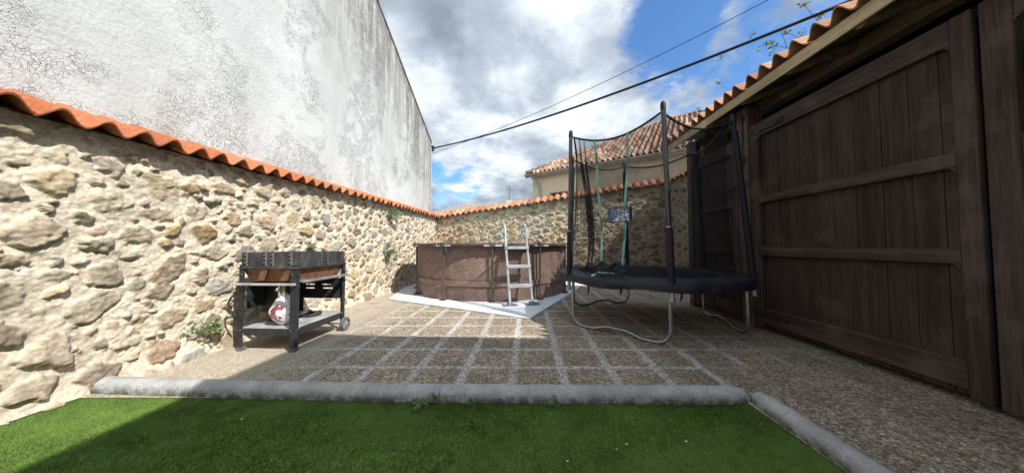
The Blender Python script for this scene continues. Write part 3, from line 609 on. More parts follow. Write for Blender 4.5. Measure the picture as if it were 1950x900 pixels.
mb.add(v + [(x, y, z - .02) for x, y, z in v], [(0, 1, 2, 3), (4, 5, 6, 7), (0, 1, 5, 4), (1, 2, 6, 5), (2, 3, 7, 6), (3, 0, 4, 7)]); mb.build('roof_boarding', m_wood('pale_roof_boards', (0.24, 0.175, 0.12), (0.40, 0.31, 0.22), 'x'), broof)
Mx = Matrix.Identity(4)
mb = MB(); mb.box(XE + .05, XE + .075, -.1, Y1 + .12, ZE - .165, ZE - .045); mb.build('fascia_board', FASCIA, bn, False, .004)
mb = MB(); v = [(XE + .05, -.1, ZE - .14), (.0, -.1, ZE - .02)]; 
for i, y in enumerate([.35 + .62 * k for k in range(8)]):
    mb2 = MB(); a0 = XE + .09; M_ = frame((a0, y, ZE - .135), Vector((1, 0, SL)).normalized(), Vector((0, 1, 0)), Vector((-SL, 0, 1)).normalized())
    mb2.tube([M_ @ Vector((0, 0, 0)), M_ @ Vector((.1, 0, 0)), M_ @ Vector((3.8, 0, 0))], [.045, .058, .062], 10); mb2.build('rafter', BEAMW, bn, True)
mb = MB(); mb.box(.36, .52, -.2, Y1, 3.08, 3.24); mb.build('wall_plate', BEAMW, bn, False, .012)
mb = MB(); mb.box(1.3, 1.46, -.2, Y1, 3.3, 3.46); mb.build('tie_beam', BEAMW, bn, False, .01)
mb = MB(); mb.box(3.7, 3.8, -.2, Y1, 0, 4.53); mb.add([(.2, -.16, 0), (3.8, -.16, 0), (3.8, -.16, 4.5), (.2, -.16, 3.2), (.2, -.08, 0), (3.8, -.08, 0), (3.8, -.08, 4.5), (.2, -.08, 3.2)], [(0, 1, 2, 3), (4, 5, 6, 7), (0, 3, 7, 4), (3, 2, 6, 7)]); mb.box(.25, 3.7, Y1 - .12, Y1, 0, 3.0); mb.add([(.16, Y1 - .118, 3.0), (3.8, Y1 - .118, 3.0), (3.8, Y1 - .118, 4.50), (.16, Y1 - .118, 3.19), (.16, Y1 - .002, 3.0), (3.8, Y1 - .002, 3.0), (3.8, Y1 - .002, 4.50), (.16, Y1 - .002, 3.19)], [(0, 1, 2, 3), (4, 5, 6, 7), (3, 2, 6, 7), (0, 3, 7, 4)])
mb.build('wall', m_plaster('barn_rough_render', (.30, .25, .18)), bn)
for (y0, y1, x0, x1) in ((5.02, 5.17, -.03, .14), (3.74, 3.93, -.02, .19), (-.2, -.02, 0, .19)):
    MB().box(x0, x1, y0, y1, 0, 3.05).build('post', POSTW, bn, False, .012)
def gate(y0, y1, hinge_far, top, extra):
    g = MB(); rr = random.Random(int(y0 * 100)); y = y0 + .02
    while y < y1 - .03:
        w = min(rr.uniform(.17, .215), y1 - .02 - y); d = rr.uniform(0, .003); g.box(.035 + d, .065 + d, y, y + w - .004, .05, top - .03); y += w
    gt = g.build('gate', GATEW, bn, False, .003)
    for (yy0, yy1) in ((y0, y0 + .10), (y1 - .13, y1)):
        MB().box(-.015, .034, yy0, yy1, .04, top).build('stile', m_stile, gt, False, .01)
    for (z0, z1) in ((top - .19, top - .002), (1.66, 1.77), (.97, 1.08), (.10, .30)):
        m = MB(); m.box(-.012, .033, y0 + .10, y1 - .13, z0, z1); m.build('rail', RAILW, gt, False, .010)
    # rounded fillets where the rails meet the far stile
    for (z, sgn) in ((top - .19, -1), (1.66, -1), (1.77, 1), (.97, -1), (1.08, 1)):
        for ys, sy in ((y1 - .13, -1), (y0 + .10, 1)):
            m = MB(); r_ = .055; pts = [(ys, z)] + [(ys + sy * r_ * (1 - math.sin(a_)), z + sgn * r_ * (1 - math.cos(a_))) for a_ in [math.pi / 2 * k / 6 for k in range(7)]]
            n = len(pts); m.add([(-.011, p[0], p[1]) for p in pts] + [(.032, p[0], p[1]) for p in pts], [tuple(range(n)), tuple(range(2 * n - 1, n - 1, -1))] + [(i, (i + 1) % n, n + (i + 1) % n, n + i) for i in range(n)]); m.build('corner_fillet', RAILW, gt)
    yh = y1 if hinge_far else y0; s = -1 if hinge_far else 1
    for z in (top - .11, .22):
        m = MB(); m.box(-.024, -.013, min(yh, yh + s * .50), max(yh, yh + s * .50), z - .033, z + .033)
        for k in range(4): m.tube([(-.022, yh + s * (.08 + .12 * k), z), (-.031, yh + s * (.08 + .12 * k), z)], .009, 8)
        m.tube([(-.02, yh, z - .05), (-.02, yh, z + .05)], .014, 8); m.build('strap_hinge', IRON, gt, False, .002)
    if extra:
        m = MB(); m.tube([(-.035, y0 + .05, 1.95), (-.035, y0 + .55, 1.95)], .013, 8); m.tube([(-.035, y0 + .22, 1.95), (-.05, y0 + .22, 1.90), (-.05, y0 + .22, 1.80)], .011, 8); m.box(-.03, -.012, y0 + .04, y0 + .1, 1.91, 1.99); m.box(-.03, -.012, y0 + .42, y0 + .48, 1.91, 1.99); m.build('bolt', IRON, gt)
    return gt
m_stile = m_wood('dark_weathered_stile', (.034, .022, .018), (.084, .056, .045), 'z')
gate(3.95, 5.00, True, 2.66, True); g2 = gate(1.83, 3.72, True, 2.74, False); gate(-.02, 1.80, False, 2.74, False)
m = MB(); m.tube([(-.04, 3.80, 2.95), (-.045, 3.80, 2.2)], .010, 6); m.box(-.03, -.002, 3.77, 3.83, 2.86, 2.9); m.box(-.03, -.002, 3.77, 3.83, 2.28, 2.32); m.tube([(-.04, 3.8, 2.95), (-.02, 3.84, 2.97), (0, 3.85, 2.95)], .009, 6)
m.build('drop_bolt', IRON, bn)
m = MB(); m.tube([(-.03, 3.80, 1.9 + .0)] + [(-.03, 3.80 + .05 * math.sin(a_), 1.95 + .05 * -math.cos(a_)) for a_ in [2 * math.pi * k / 12 for k in range(12)]], .007, 6); m.build('ring_handle', IRON, bn)

# ------------------------------------------------------------------ above-ground pool on its mat
mt = MB(); outl = [(.277, 4.108), (-2.51, 5.60), (-2.82, 7.2), (-2.55, 9.45), (.2, 8.72), (2.05, 8.15), (2.10, 7.85)]; n = len(outl)
rr = random.Random(2)
mt.add([(x, y, .006) for x, y in outl] + [(x, y, .026) for x, y in outl], [tuple(range(n - 1, -1, -1)), tuple(range(n, 2 * n))] + [(i, (i + 1) % n, n + (i + 1) % n, n + i) for i in range(n)])
mt.add([(-1.95, 5.36, .028), (-.35, 4.52, .028), (.30, 4.16, .028), (.55, 4.75, .028), (-1.3, 5.7, .028), (-1.95, 5.36, .034), (-.35, 4.52, .034), (.30, 4.16, .034), (.55, 4.75, .034), (-1.3, 5.7, .034)], [(4, 3, 2, 1, 0), (5, 6, 7, 8, 9), (0, 1, 6, 5), (1, 2, 7, 6), (2, 3, 8, 7)])
tag(mt.build('pool_mat', TARP), 'white foam ground mat under the round pool', 'ground mat')
pl = empty('swimming_pool', (-.51, 7.13, .036)); tag(pl, 'round above-ground pool with brown wicker pattern sides', 'pool')
PH = 1.10; RP = 1.87
def poolwall():
    n = 240; prof = [(0, 1.0), (.02, 1.0), (.10, 1.0), (.22, 1.0), (.33, 1.0), (.36, 1.004), (.44, 1.0), (.6, 1), (.75, 1), (.9, 1), (1.02, 1), (PH - .02, 1)]
    zs = np.linspace(0, PH - .005, 26); vs = []; uvs = []
    for i in range(n + 1):
        a_ = 2 * math.pi * i / n; k = ((a_ - R(-90 + 4)) / R(30)) % 1.0
        for z in zs:
            t = z / PH; bulge = .022 * math.sin(math.pi * k) * (1 - .6 * t) + .018 * math.sin(math.pi * min(1, t * 1.6)) * (1 - t)
            wr = .006 * math.sin(a_ * 61 + 3 * math.sin(a_ * 7)) * max(0, t - .72) / .28 + .012 * math.exp(-((z - .02) / .06) ** 2) * math.sin(a_ * 23) 
            belt = -.014 * math.exp(-((z - .33) / .045) ** 2)
            r_ = RP + bulge + wr + belt - .03; vs.append((r_ * math.cos(a_), r_ * math.sin(a_), z)); uvs.append((a_ * RP, z))
    m = len(zs); fs = [(i * m + j, (i + 1) * m + j, (i + 1) * m + j + 1, i * m + j + 1) for i in range(n) for j in range(m - 1)]
    me = bpy.data.meshes.new('pool_wall'); me.from_pydata(vs, [], fs); uv = me.uv_layers.new(name='UVMap')
    for lp in me.loops: uv.data[lp.index].uv = uvs[lp.vertex_index]
    me.polygons.foreach_set('use_smooth', [True] * len(me.polygons)); me.materials.append(WICK)
    o = bpy.data.objects.new('pool_wall', me); COL.objects.link(o); o.parent = pl
poolwall()
m = MB(); P = [[((RP + .0) * math.cos(a_) * s, (RP + .0) * math.sin(a_) * s, z) for s, z in ((1.008, .28), (1.013, .285), (1.013, .375), (1.008, .38))] for a_ in [2 * math.pi * i / 96 for i in range(96)]]
m.grid(P, wrap=True); m.build('belt', m_plain('brown_belt', (.21, .145, .12), .5, .3), pl, True)
m = MB(); m.lathe([(0, .86), (RP - .04, .86)], 64); m.build('water', WATER, pl)
m = MB(); m.lathe([(RP - .035, .4), (RP - .03, PH - .03)], 96); m.build('liner', m_plain('blue_liner', (.10, .35, .50), .5), pl)
m = MB(); ring = [((1.925) * math.cos(R(-86 + 7.5 * i)), (1.925) * math.sin(R(-86 + 7.5 * i)), PH) for i in range(48)]; 
P = [[(r_ * math.cos(R(-86 + 3.75 * i)), r_ * math.sin(R(-86 + 3.75 * i)), z) for r_, z in ((1.80, PH - .02), (1.81, PH + .012), (1.90, PH + .024), (1.94, PH + .024), (1.972, PH + .012), (1.98, PH - .012), (1.972, PH - .035), (1.81, PH - .04), (1.80, PH - .02))] for i in range(96)]
m.grid(P, wrap=True); m.build('top_rail', POOLBR, pl, True)
leg0 = None
for k in range(12):
    a_ = R(-86 + 30 * k)
    if leg0 is None:
        m = MB(); m.tube([(.03, 0, .04), (.04, 0, .4), (.045, 0, PH - .03)], [.021, .021, .021], 10); leg0 = m.build('leg', POOLBR, pl, True)
        m = MB(); m.box(-.035, .10, -.055, .055, 0, .022); m.box(.0, .065, -.033, .033, .022, .06); m.build('foot', POOLBR, leg0, False, .008)
        pc_ = m_plain('pale_clip', (.42, .52, .56), .3); MB().box(.01, .095, -.16, -.055, PH - .045, PH - .018).build('rail_clip', pc_, leg0, False, .006); MB().box(.01, .095, .055, .19, PH - .045, PH - .018).build('rail_clip', pc_, leg0, False, .006)
        m = MB(); m.box(.0, .10, -.055, .055, PH - .055, PH + .032); m.build('joint', POOLBR, leg0, False, .012); l = leg0
    else: l = copy_tree(leg0, pl)
    rl = 1.885; l.location = (rl * math.cos(a_), rl * math.sin(a_), 0); l.rotation_euler = (0, 0, a_)

# ladder (feet on the mat, straddling the rim)
ld = empty('pool_ladder', (.17, 4.99, .036), math.atan2(.303, .953)); tag(ld, 'grey A-frame pool ladder with three visible steps against the pool', 'ladder')
for sx in (-.215, .215):
    m = MB(); pts = [(sx, 0, .03), (sx, .10, .40), (sx, .20, .80), (sx, .285, 1.10), (sx, .30, 1.28), (sx, .325, 1.40), (sx, .37, 1.475), (sx, .44, 1.50), (sx, .51, 1.475), (sx, .555, 1.40), (sx, .58, 1.28), (sx, .60, 1.10), (sx, .66, .75)]
    m.tube(pts, [.023] * 4 + [.017] * 9, 12); m.tube([(sx, .283, 1.06), (sx, .292, 1.16)], .028, 12)
    r_ = m.build('side_rail', LADG, ld, True)
    m = MB(); m.box(sx - .05, sx + .05, -.06, .06, 0, .045); m.box(sx - .13, sx + .13, -.075, .075, 0, .014); m.build('foot', LADD, ld, False, .008)
    m = MB(); m.tube([(sx, .286, 1.23), (sx, .60, 1.23)], .014, 8); m.build('cross_strut', LADG, ld, True)
for z in (.33, .68, 1.03):
    y = z / 1.10 * .285
    m = MB(); m.box(-.235, .235, y - .055, y + .055, z - .026, z + .026); [m.box(-.20, .20, y - .048 + .024 * k, y - .036 + .024 * k, z + .026, z + .030) for k in range(4)]; m.build('step', LADG, ld, False, .009)
m = MB(); m.box(-.20, .20, .59, .65, .68, .72); m.box(-.20, .20, .56, .62, 1.0, 1.04); m.build('inner_step', LADG, ld, False, .008)

# ------------------------------------------------------------------ trampoline
tr = empty('trampoline', (2.0, 4.17, 0)); tag(tr, 'round black trampoline with a netted enclosure on six poles', 'trampoline')
RT = 1.25; ANG = [R(-163 + 60 * k) for k in range(6)]; TH = .70; PTOP = 2.72
pol = lambda r, a_, z: Vector((r * math.cos(a_), r * math.sin(a_), z))
m = MB(); m.tube([pol(1.17, 2 * math.pi * i / 64, TH - .04) for i in range(64)], .024, 10, closed=True); m.build('frame_ring', GALV, tr, True)
m = MB(); P = [[pol(r_, 2 * math.pi * i / 96, TH - .012 * (1 - r_ / 1.02) ** 1) for r_ in (0.001, .3, .6, .9, 1.02)] for i in range(96)]; m.grid(P, wrap=True); m.build('jumping_mat', JUMP, tr, True)
def pad():
    m = MB(); rr = random.Random(4); P = []; n = 144
    for i in range(n):
        a_ = 2 * math.pi * i / n; w = math.sin(a_ * 17 + 2 * math.sin(a_ * 5)) * .006; seam = -.010 if i % 24 == 0 else 0; drop = .012 * math.sin(a_ * 9 + 1)
        row = [(.95, TH - .006), (.96, TH + .018 + w), (1.03, TH + .032 + w + seam), (1.13, TH + .036 - w + seam), (1.22, TH + .030 + seam + w), (1.275, TH + .012 + seam), (1.292, TH - .02 + seam), (1.292 + w, TH - .07 + drop), (1.288 - w, TH - .095 + drop), (1.282 - w, TH - .095 + drop), (1.27, TH - .03), (1.10, TH - .01), (.95, TH - .006)]
        P.append([pol(r_, a_, z) for r_, z in row])
    m.grid(P, wrap=True); m.build('safety_pad', PADM, tr, True)
pad()
def bez(a, b, c, n=6): return [a.lerp(b, t).lerp(b.lerp(c, t), t) for t in [i / n for i in range(n + 1)]]
for k in (0, 2, 4):
    a0, a1 = ANG[k], ANG[(k + 1) % 6]; 
    if k == 0: a0, a1 = ANG[0], ANG[1]
    v0, v1 = pol(RT - .05, a0, 0), pol(RT - .05, a1, 0); d_ = (v1 - v0).normalized(); r0 = Vector((0, 0, .66)); z = .022
    mid = (v0 + v1) / 2; Zv = Vector((0, 0, 1))
    path = [v0 + Zv * .62, v0 + Zv * .35] + bez(v0 + Zv * .20, v0 + Zv * z, v0 + d_ * .17 + Zv * z) + [v0 + d_ * .30 + Zv * (z + .0)] + [mid - d_ * .12 + Zv * (z + .055), mid + d_ * .12 + Zv * (z + .055)] + [v1 - d_ * .30 + Zv * z] + bez(v1 - d_ * .17 + Zv * z, v1 + Zv * z, v1 + Zv * .20) + [v1 + Zv * .35, v1 + Zv * .62]
    lg = MB().tube(path, .0205, 12).build('leg', GALV, tr, True)
    MB().tube([v0 + Zv * .33, v0 + Zv * .36], .0225, 12).tube([v1 + Zv * .33, v1 + Zv * .36], .0225, 12).build('collar', GALV, lg, True)
LEAN = {0: (.05, .05), 1: (.01, .12), 2: (-.10, .12), 3: (-.14, -.02), 4: (-.07, -.08), 5: (.05, -.05)}
tops = []
for k, a_ in enumerate(ANG):
    b0 = pol(RT + .012, a_, .60); dx, dy = LEAN[k]; hz = PTOP + (.03 if k in (2,) else 0); t0 = Vector((b0.x + dx, b0.y + dy, hz)); tops.append(t0)
    at = lambda z: b0.lerp(t0, (z - .60) / (hz - .60))
    low_top = 1.30 if k in (0, 1) else 2.55
    pole = MB().tube([at(.52), at(hz - .02)], .021 if k in (0, 1) else .019, 12).build('pole', POLEB if k in (0, 1) else FOAM, tr, True)
    if k in (0, 1):
        MB().tube([at(.66), at(.70), at(low_top - .02), at(low_top)], [.034, .038, .038, .034], 14).build('foam_sleeve', FOAM, pole, True)
        MB().tube([at(low_top), at(low_top + .015)], .027, 12).build('collar', GALV, pole, True)
        MB().tube([at(1.32), at(1.9), at(hz - .06)], [.027, .027, .027], 14).build('glossy_sleeve', POLEB, pole, True)
    else: MB().tube([at(.66), at(.70), at(low_top)], [.032, .036, .036], 14).build('foam_sleeve', FOAM, pole, True)
    MB().tube([at(hz - .07), at(hz - .02), at(hz + .02), at(hz + .035)], [.030, .031, .024, .006], 14).build('cap', FOAM, pole, True)
    MB().tube([at(.50), at(.62)], .026, 12).build('bracket', GALV, pole, True)
topn = [t - Vector((t.x, t.y, 0)).normalized() * .05 + Vector((0, 0, -.07)) for t in tops]
netp = lambda k, t, s: None
def net_point(k, t, s, q=1.0):   # k side, t along, s up
    a, b = topn[k], topn[(k + 1) % 6]; top = a.lerp(b, t); top.z -= .20 * 4 * t * (1 - t) * (.75 if k == 0 else .6)
    top.x *= 1 - .03 * math.sin(math.pi * t); top.y *= 1 - .03 * math.sin(math.pi * t)
    b0, b1 = pol(1.10, ANG[k], TH + .03), pol(1.10, ANG[k] + R(60), TH + .03); bot = pol(1.10, ANG[k] + R(60) * t, TH + .03)
    p = bot.lerp(top, s); w = math.sin(math.pi * s); i = 1 - .035 * w * (1 + .5 * math.sin(t * 19 + k)); return Vector((p.x * i, p.y * i, p.z))
for k in range(6):
    m = MB(); m.grid([[net_point(k, i / 20, j / 14) for j in range(15)] for i in range(21)]); m.build('net', NET, tr, True)
m = MB(); pts = []
for k in range(6): pts += [net_point(k, i / 10, 1.0) + Vector((0, 0, .004)) for i in range(10)]
m.tube(pts, .014, 8, closed=True); m.build('top_rope', ROPE, tr, True)
for k in range(6): MB().tube([topn[k], tops[k] + Vector((0, 0, -.05))], .012, 6).build('rope_tie', ROPE, tr, True)
def ribbon(pts, w, mat, name, nrm, thick=.003):
    m = MB(); A_ = []
    for i, p in enumerate(pts):
        t = (pts[min(i + 1, len(pts) - 1)] - pts[max(i - 1, 0)]).normalized(); s = t.cross(nrm).normalized() * (w[i] if isinstance(w, list) else w) / 2
        A_.append([p - s, p + s, p + s + nrm * thick, p - s + nrm * thick, p - s])
    m.grid(A_); return m.build(name, mat, tr, True)
outn = Vector((math.cos(R(-133)), math.sin(R(-133)), 0))
for (tt, tb, off) in ((.26, .36, 0), (.66, .60, .02)):
    pts = [net_point(0, tt + (tb - tt) * min(1, (1 - j / 16) * 1.15), j / 16) + outn * (.012 + .02 * math.sin(j * .8 + off * 50)) for j in range(17)]
    ribbon(pts, .027, STRAP, 'door_strap', outn)
# clips at the bottom of the left strap
m = MB(); pb = net_point(0, .34, .0)
for j in range(3): c_ = pb + outn * (.05 + .03 * j) + Vector((-.02 * j, 0, .03 - .015 * j)); m.tube([c_ - Vector((.02, 0, 0)), c_ + Vector((.02, 0, .008))], .008, 6)
m.build('strap_clip', STRAP, tr, True)
# printed panel on the net door, weighted flap below
e = Vector((-outn.y, outn.x, 0)); e = e if e.x > 0 else -e
pc = net_point(0, .56, .43) + outn * .03; M_ = frame(pc, e, outn, Vector((0, 0, 1)))
MB().box(-.145, .160, 0, .006, -.095, .085, M_).build('printed_panel', FOAM, tr, False, .002)
MB().box(-.138, .128, .007, .010, -.085, .072, M_).build('panel_print', BADGE, tr)
m = MB(); b0 = [net_point(0, t, 0) for t in (.33, .45, .56, .64)]
G_ = []
for i, t in enumerate([.33 + .32 * q_ / 8 for q_ in range(9)]):
    top = net_point(0, t, .085 + .02 * math.sin(i * 1.4)) + outn * .03; bot = net_point(0, t, 0) + outn * (.10 + .03 * math.sin(i * 1.1)) + Vector((0, 0, .014 + .014 * math.cos(i * 1.7)))
    G_.append([top.lerp(bot, j / 6) + outn * .022 * math.sin(j * 1.7 + i * 1.9) for j in range(7)])
m.grid(G_); m.build('door_flap', FOAM, tr, True)
m = MB(); rr = random.Random(8)
for i in range(11):
    t = .37 + .018 * i; p = net_point(0, t, 0) + outn * .125 + Vector((0, 0, .045)); Mq = frame(p, e, outn, Vector((0, 0, 1))); m.box(-.006, .006, 0, .003, -.004 * rr.uniform(.4, 1.2), .005 * rr.uniform(.7, 1.2), Mq)
m.build('flap_print', WHITE, tr)
# gathered net by the left pole
for (off, w0) in ((.05, .05), (.11, .035)):
    pts = []
    for j in range(15):
        s = j / 14; p = net_point(0, off + .16 * (1 - s) ** 1.2 * math.sin(math.pi * min(1, s * 1.1 + .12)), s) + Vector((.0, -.01, 0)) - outn * .03; pts.append(p)
    ribbon(pts, [w0 * (1.6 - 1.2 * abs(2 * (j / 14) - .9)) for j in range(15)], NETD, 'net_fold', outn)
for (ak, dz) in ((-150, .17), (-97, .15), (-128, .12)):
    p = pol(1.16, R(ak), TH - .06); MB().tube([p, p + Vector((.01, 0, -dz * .6)), p + Vector((0, .01, -dz))], [.008, .014, .006], 6).build('tie_strap', FOAM, tr, True)

# ------------------------------------------------------------------ barbecue cart
bq = empty('barbecue_cart', (-2.575, 2.88, 0), ROT); tag(bq, 'rusty black charcoal barbecue cart standing by the sunlit stone wall', 'barbecue')
HX = .315; LY = .78
for (x, y, wh) in ((-HX, 0, 0), (HX, 0, 0), (-HX, LY, 1), (HX, LY, 1)):
    sx = 1 if x > 0 else -1; sy = -1 if y == 0 else 1; zb = .09 if wh else 0
    m = MB(); xi, yi = x - sx * .058, y - sy * .055
    m.box(min(x, xi), max(x, xi), min(y, y - sy * .006), max(y, y - sy * .006), zb, .90); m.box(min(x, x - sx * .006), max(x, x - sx * .006), min(y - sy * .007, yi), max(y - sy * .007, yi), zb, .90)
    l = m.build('leg', BLKP, bq, False, .002)
    if not wh: MB().box(min(x + sx * .004, xi), max(x + sx * .004, xi), min(y + sy * .004, yi), max(y + sy * .004, yi), 0, .035).build('foot', RUBB, l, False, .004)
    m = MB()
    for z in (.22, .68, .80): m.tube([(x - sx * .035, y, z), (x - sx * .035, y + sy * .008, z)], .007, 8); m.tube([(x, y - sy * .04, z), (x + sx * .008, y - sy * .04, z)], .007, 8)
    m.build('bolt_head', GALV, l)
m = MB(); m.box(-HX + .008, HX - .008, .008, LY - .008, .228, .236); sh = m.build('lower_shelf', SHELF, bq)
m = MB(); m.box(-HX + .07, HX - .07, -.001, .006, .165, .238); m.box(-HX + .07, HX - .07, LY - .006, LY + .001, .165, .238); m.box(HX - .006, HX + .001, .08, LY - .08, .165, .238); m.box(-HX - .001, -HX + .006, .08, LY - .08, .165, .238); m.build('shelf_lip', BLKP, sh)
def tray(z0, z1, ins0, ins1, mat, name, fl=True, t=.004):
    m = MB(); X0, X1 = HX - ins0, HX - ins1; a = [(-X0, ins0, z0), (X0, ins0, z0), (X0, LY - ins0, z0), (-X0, LY - ins0, z0)]; b = [(-X1, ins1, z1), (X1, ins1, z1), (X1, LY - ins1, z1), (-X1, LY - ins1, z1)]
    def inn(p): return (p[0] - math.copysign(t, p[0]), p[1] + (t if p[1] < LY / 2 else -t), p[2])
    vs = a + b + [inn(p) for p in a] + [inn(p) for p in b]; fs = []
    for i in range(4): j = (i + 1) % 4; fs += [(i, j, 4 + j, 4 + i), (8 + i, 12 + i, 12 + j, 8 + j), (4 + i, 4 + j, 12 + j, 12 + i)]
    if fl: fs += [(0, 3, 2, 1), (8, 9, 10, 11)]
    m.add(vs, fs); return m.build(name, mat, bq)
fb = tray(.72, .865, .065, .018, RUST, 'firebox')
for x in (-.06, .20): m = MB(); m.add([(x, -.002, .86), (x + .07, -.002, .86), (x - .0, .022, .735), (x - .075, .022, .735), (x, .004, .86), (x + .07, .004, .86), (x, .03, .735), (x - .075, .03, .735)], [(0, 1, 2, 3), (4, 7, 6, 5), (0, 4, 5, 1), (2, 6, 7, 3), (0, 3, 7, 4), (1, 5, 6, 2)]); m.build('front_strap', RUST, fb)
ws = tray(.868, 1.03, .012, .010, SCOR, 'wind_shield', False)
MB().box(-HX - .012, HX + .012, -.012, .008, .862, .874).box(HX - .008, HX + .012, .0081, LY + .012, .862, .874).box(-HX - .012, -HX + .008, .0081, LY + .012, .862, .874).build('rim', SCOR, fb, False, .002)
def bracket(x, y, ax):
    m = MB(); 
    if ax == 'y': m.box(x - .009, x + .009, y - .012, y - .004, .885, 1.035); [m.box(x - .03, x - .009, y - .014, y - .006, z, z + .012) for z in (.92, .96, 1.0)]
    else: m.box(x + .002, x + .010, y - .009, y + .009, .885, 1.035); [m.box(x + .004, x + .012, y - .03, y - .009, z, z + .012) for z in (.92, .96, 1.0)]
    m.build('grill_bracket', GALV, ws)
bracket(-.02, .012, 'y'); bracket(.06, .012, 'y'); bracket(-.235, .012, 'y'); bracket(.262, .012, 'y')
bracket(HX - .012, .36, 'x'); bracket(HX - .012, .46, 'x'); bracket(HX - .012, LY - .05, 'x')
m = MB(); m.box(-.24, .24, .06, LY - .06, .74, .80); m.build('ash_bed', m_plain('grey_ash', (.14, .13, .12), .95, .1, 0, .5, 20), fb)
MB().box(-HX - .02, HX + .02, -.05, -.012, .690, .712).build('front_rail', SHELF, bq, False, .004)
m = MB(); M_ = Matrix.Translation((HX + .004, 0, .735)) @ Matrix.Rotation(R(14), 4, 'Y'); m.box(-.0, .06, .04, LY + .01, -.014, .0, M_); m.build('side_shelf', m_plain('grey_painted_slat', (.17, .17, .17), .55, .3, 0, .4, 9), bq, False, .002)
m = MB(); zc = .40
def slot_panel():
    m = MB(); x0, x1, z0, z1 = -HX + .006, HX - .006, .41, .68; holes = [(-.22, -.10, .585, .60), (.0, .13, .585, .60), (-.22, -.10, .535, .55), (.02, .15, .535, .55)]
    xs = sorted({x0, x1} | {h[0] for h in holes} | {h[1] for h in holes}); zs = sorted({z0, z1} | {h[2] for h in holes} | {h[3] for h in holes})
    for i in range(len(xs) - 1):
        for j in range(len(zs) - 1):
            cx, cz = (xs[i] + xs[i + 1]) / 2, (zs[j] + zs[j + 1]) / 2
            if any(h[0] < cx < h[1] and h[2] < cz < h[3] for h in holes): continue
            m.add([(xs[i], LY - .012, zs[j]), (xs[i + 1], LY - .012, zs[j]), (xs[i + 1], LY - .012, zs[j + 1]), (xs[i], LY - .012, zs[j + 1])], [(0, 1, 2, 3)])
    o = m.build('vent_panel', BLKP, bq); s = o.modifiers.new('solid', 'SOLIDIFY'); s.thickness = .004
slot_panel()
m = MB(); m.box(-HX - .0, -HX + .004, .09, LY - .09, .42, .70); m.build('side_panel', BLKP, bq)
m = MB(); m.tube([(-HX - .005, .0, .60), (-HX - .07, -.01, .56), (-HX - .10, -.01, .50), (-HX - .08, -.01, .42), (-HX - .01, 0, .36)], .009, 8); m.build('side_handle', BLKP, bq, True)
def wheel(x):
    c = Vector((x, LY - .03, .085)); Mw = frame(c, Vector((0, 1, 0)), Vector((0, 0, 1)), Vector((1, 0, 0)))
    w = MB().lathe([(.062, -.018), (.080, -.02), (.085, -.012), (.085, .012), (.080, .02), (.062, .018), (.060, 0), (.062, -.018)], 28, Mw).build('wheel', RUBB, bq, True)
    m = MB(); m.lathe([(.0, -.02), (.018, -.02), (.018, .02), (0, .02)], 12, Mw)
    for k in range(6): a_ = math.pi / 3 * k; m.box(.012, .064, -.007, .007, -.012, .012, Mw @ Matrix.Rotation(a_, 4, 'Z'))
    m.build('hub', m_plain('grey_hub', (.30, .30, .31), .5), w)
wheel(HX + .028); wheel(-HX - .028)
MB().tube([(-HX - .03, LY - .03, .085), (HX + .03, LY - .03, .085)], .008, 8).build('axle', GALV, bq)

# things kept on and in the cart
gp = MB(); Mg = Matrix.Translation((-2.70, 3.14, .245)) @ Matrix.Rotation(ROT, 4, 'Z') @ Matrix.Rotation(R(-14), 4, 'X')
gp.box(-.20, .21, -.004, .004, .0, .40, Mg); gp.box(-.20, .21, .0045, .02, .39, .40, Mg); gp.box(-.20, .21, .0045, .02, 0, .01, Mg)
tag(gp.build('fire_screen', m_plain('charred_brown_steel', (.045, .036, .028), .6, .3, 0, .6, 9), None, False, .003), 'charred brown metal sheet leaning inside the barbecue cart', 'metal sheet')
def sack():
    bm = bmesh.new(); bmesh.ops.create_icosphere(bm, subdivisions=5, radius=1.0); rr = random.Random(6)
    for v in bm.verts:
        x, y, z = v.co; t = (z + 1) / 2; w = (1 - .62 * max(0, t - .35) / .65) * (1 if t > .12 else .9)
        n_ = math.sin(x * 9 + z * 6) * math.sin(y * 8 - z * 11) * .05 + math.sin(x * 21 + y * 17 + z * 13) * .025
        v.co = Vector((x * .125 * w * (1 + n_) - .03 * max(0, t - .6), y * .075 * w * (1 + n_), (t ** .9) * .33 * (1 + n_ * .4)))
    me = bpy.data.meshes.new('charcoal_sack'); bm.to_mesh(me); bm.free(); me.polygons.foreach_set('use_smooth', [True] * len(me.polygons)); me.materials.append(BAG)
    o = bpy.data.objects.new('charcoal_sack', me); COL.objects.link(o); o.location = (-2.52, 3.02, .238); o.scale = (1.12, 1.2, 1.08); o.rotation_euler = (0, R(4), .2)
    tag(o, 'crumpled white and maroon plastic sack on the cart shelf', 'sack')
    MB().tube([(-.03, 0, .31), (-.045, -.005, .345), (-.06, 0, .36)], [.03, .018, .035], 9).build('tied_top', BAG, o, True)
sack()
for i, (x, y, lab) in enumerate(((-2.492, 2.995, 'pale handled barbecue tongs hanging nearest the front leg of the cart'), (-2.530, 2.985, 'pale handled barbecue fork hanging over the plastic sack'))):
    t_ = empty('barbecue_tongs' if i == 0 else 'barbecue_fork', (x, y, .36)); tag(t_, lab, 'barbecue tool')
    MB().tube([(0, 0, .19), (0, 0, .21), (0, 0, .33), (0, 0, .345)], [.010, .014, .013, .009], 8).build('handle', WOODL, t_, True)
    m = MB().tube([(0, 0, .19), (0, .004, -.04)], .005, 6); m.tube([(.012 * (1 - 2 * i), 0, .19), (.02, .004, -.03)], .004, 6) if i == 0 else m.tube([(0, .004, -.04), (.02, .004, -.1)], .003, 6); m.build('shaft', GALV, t_)
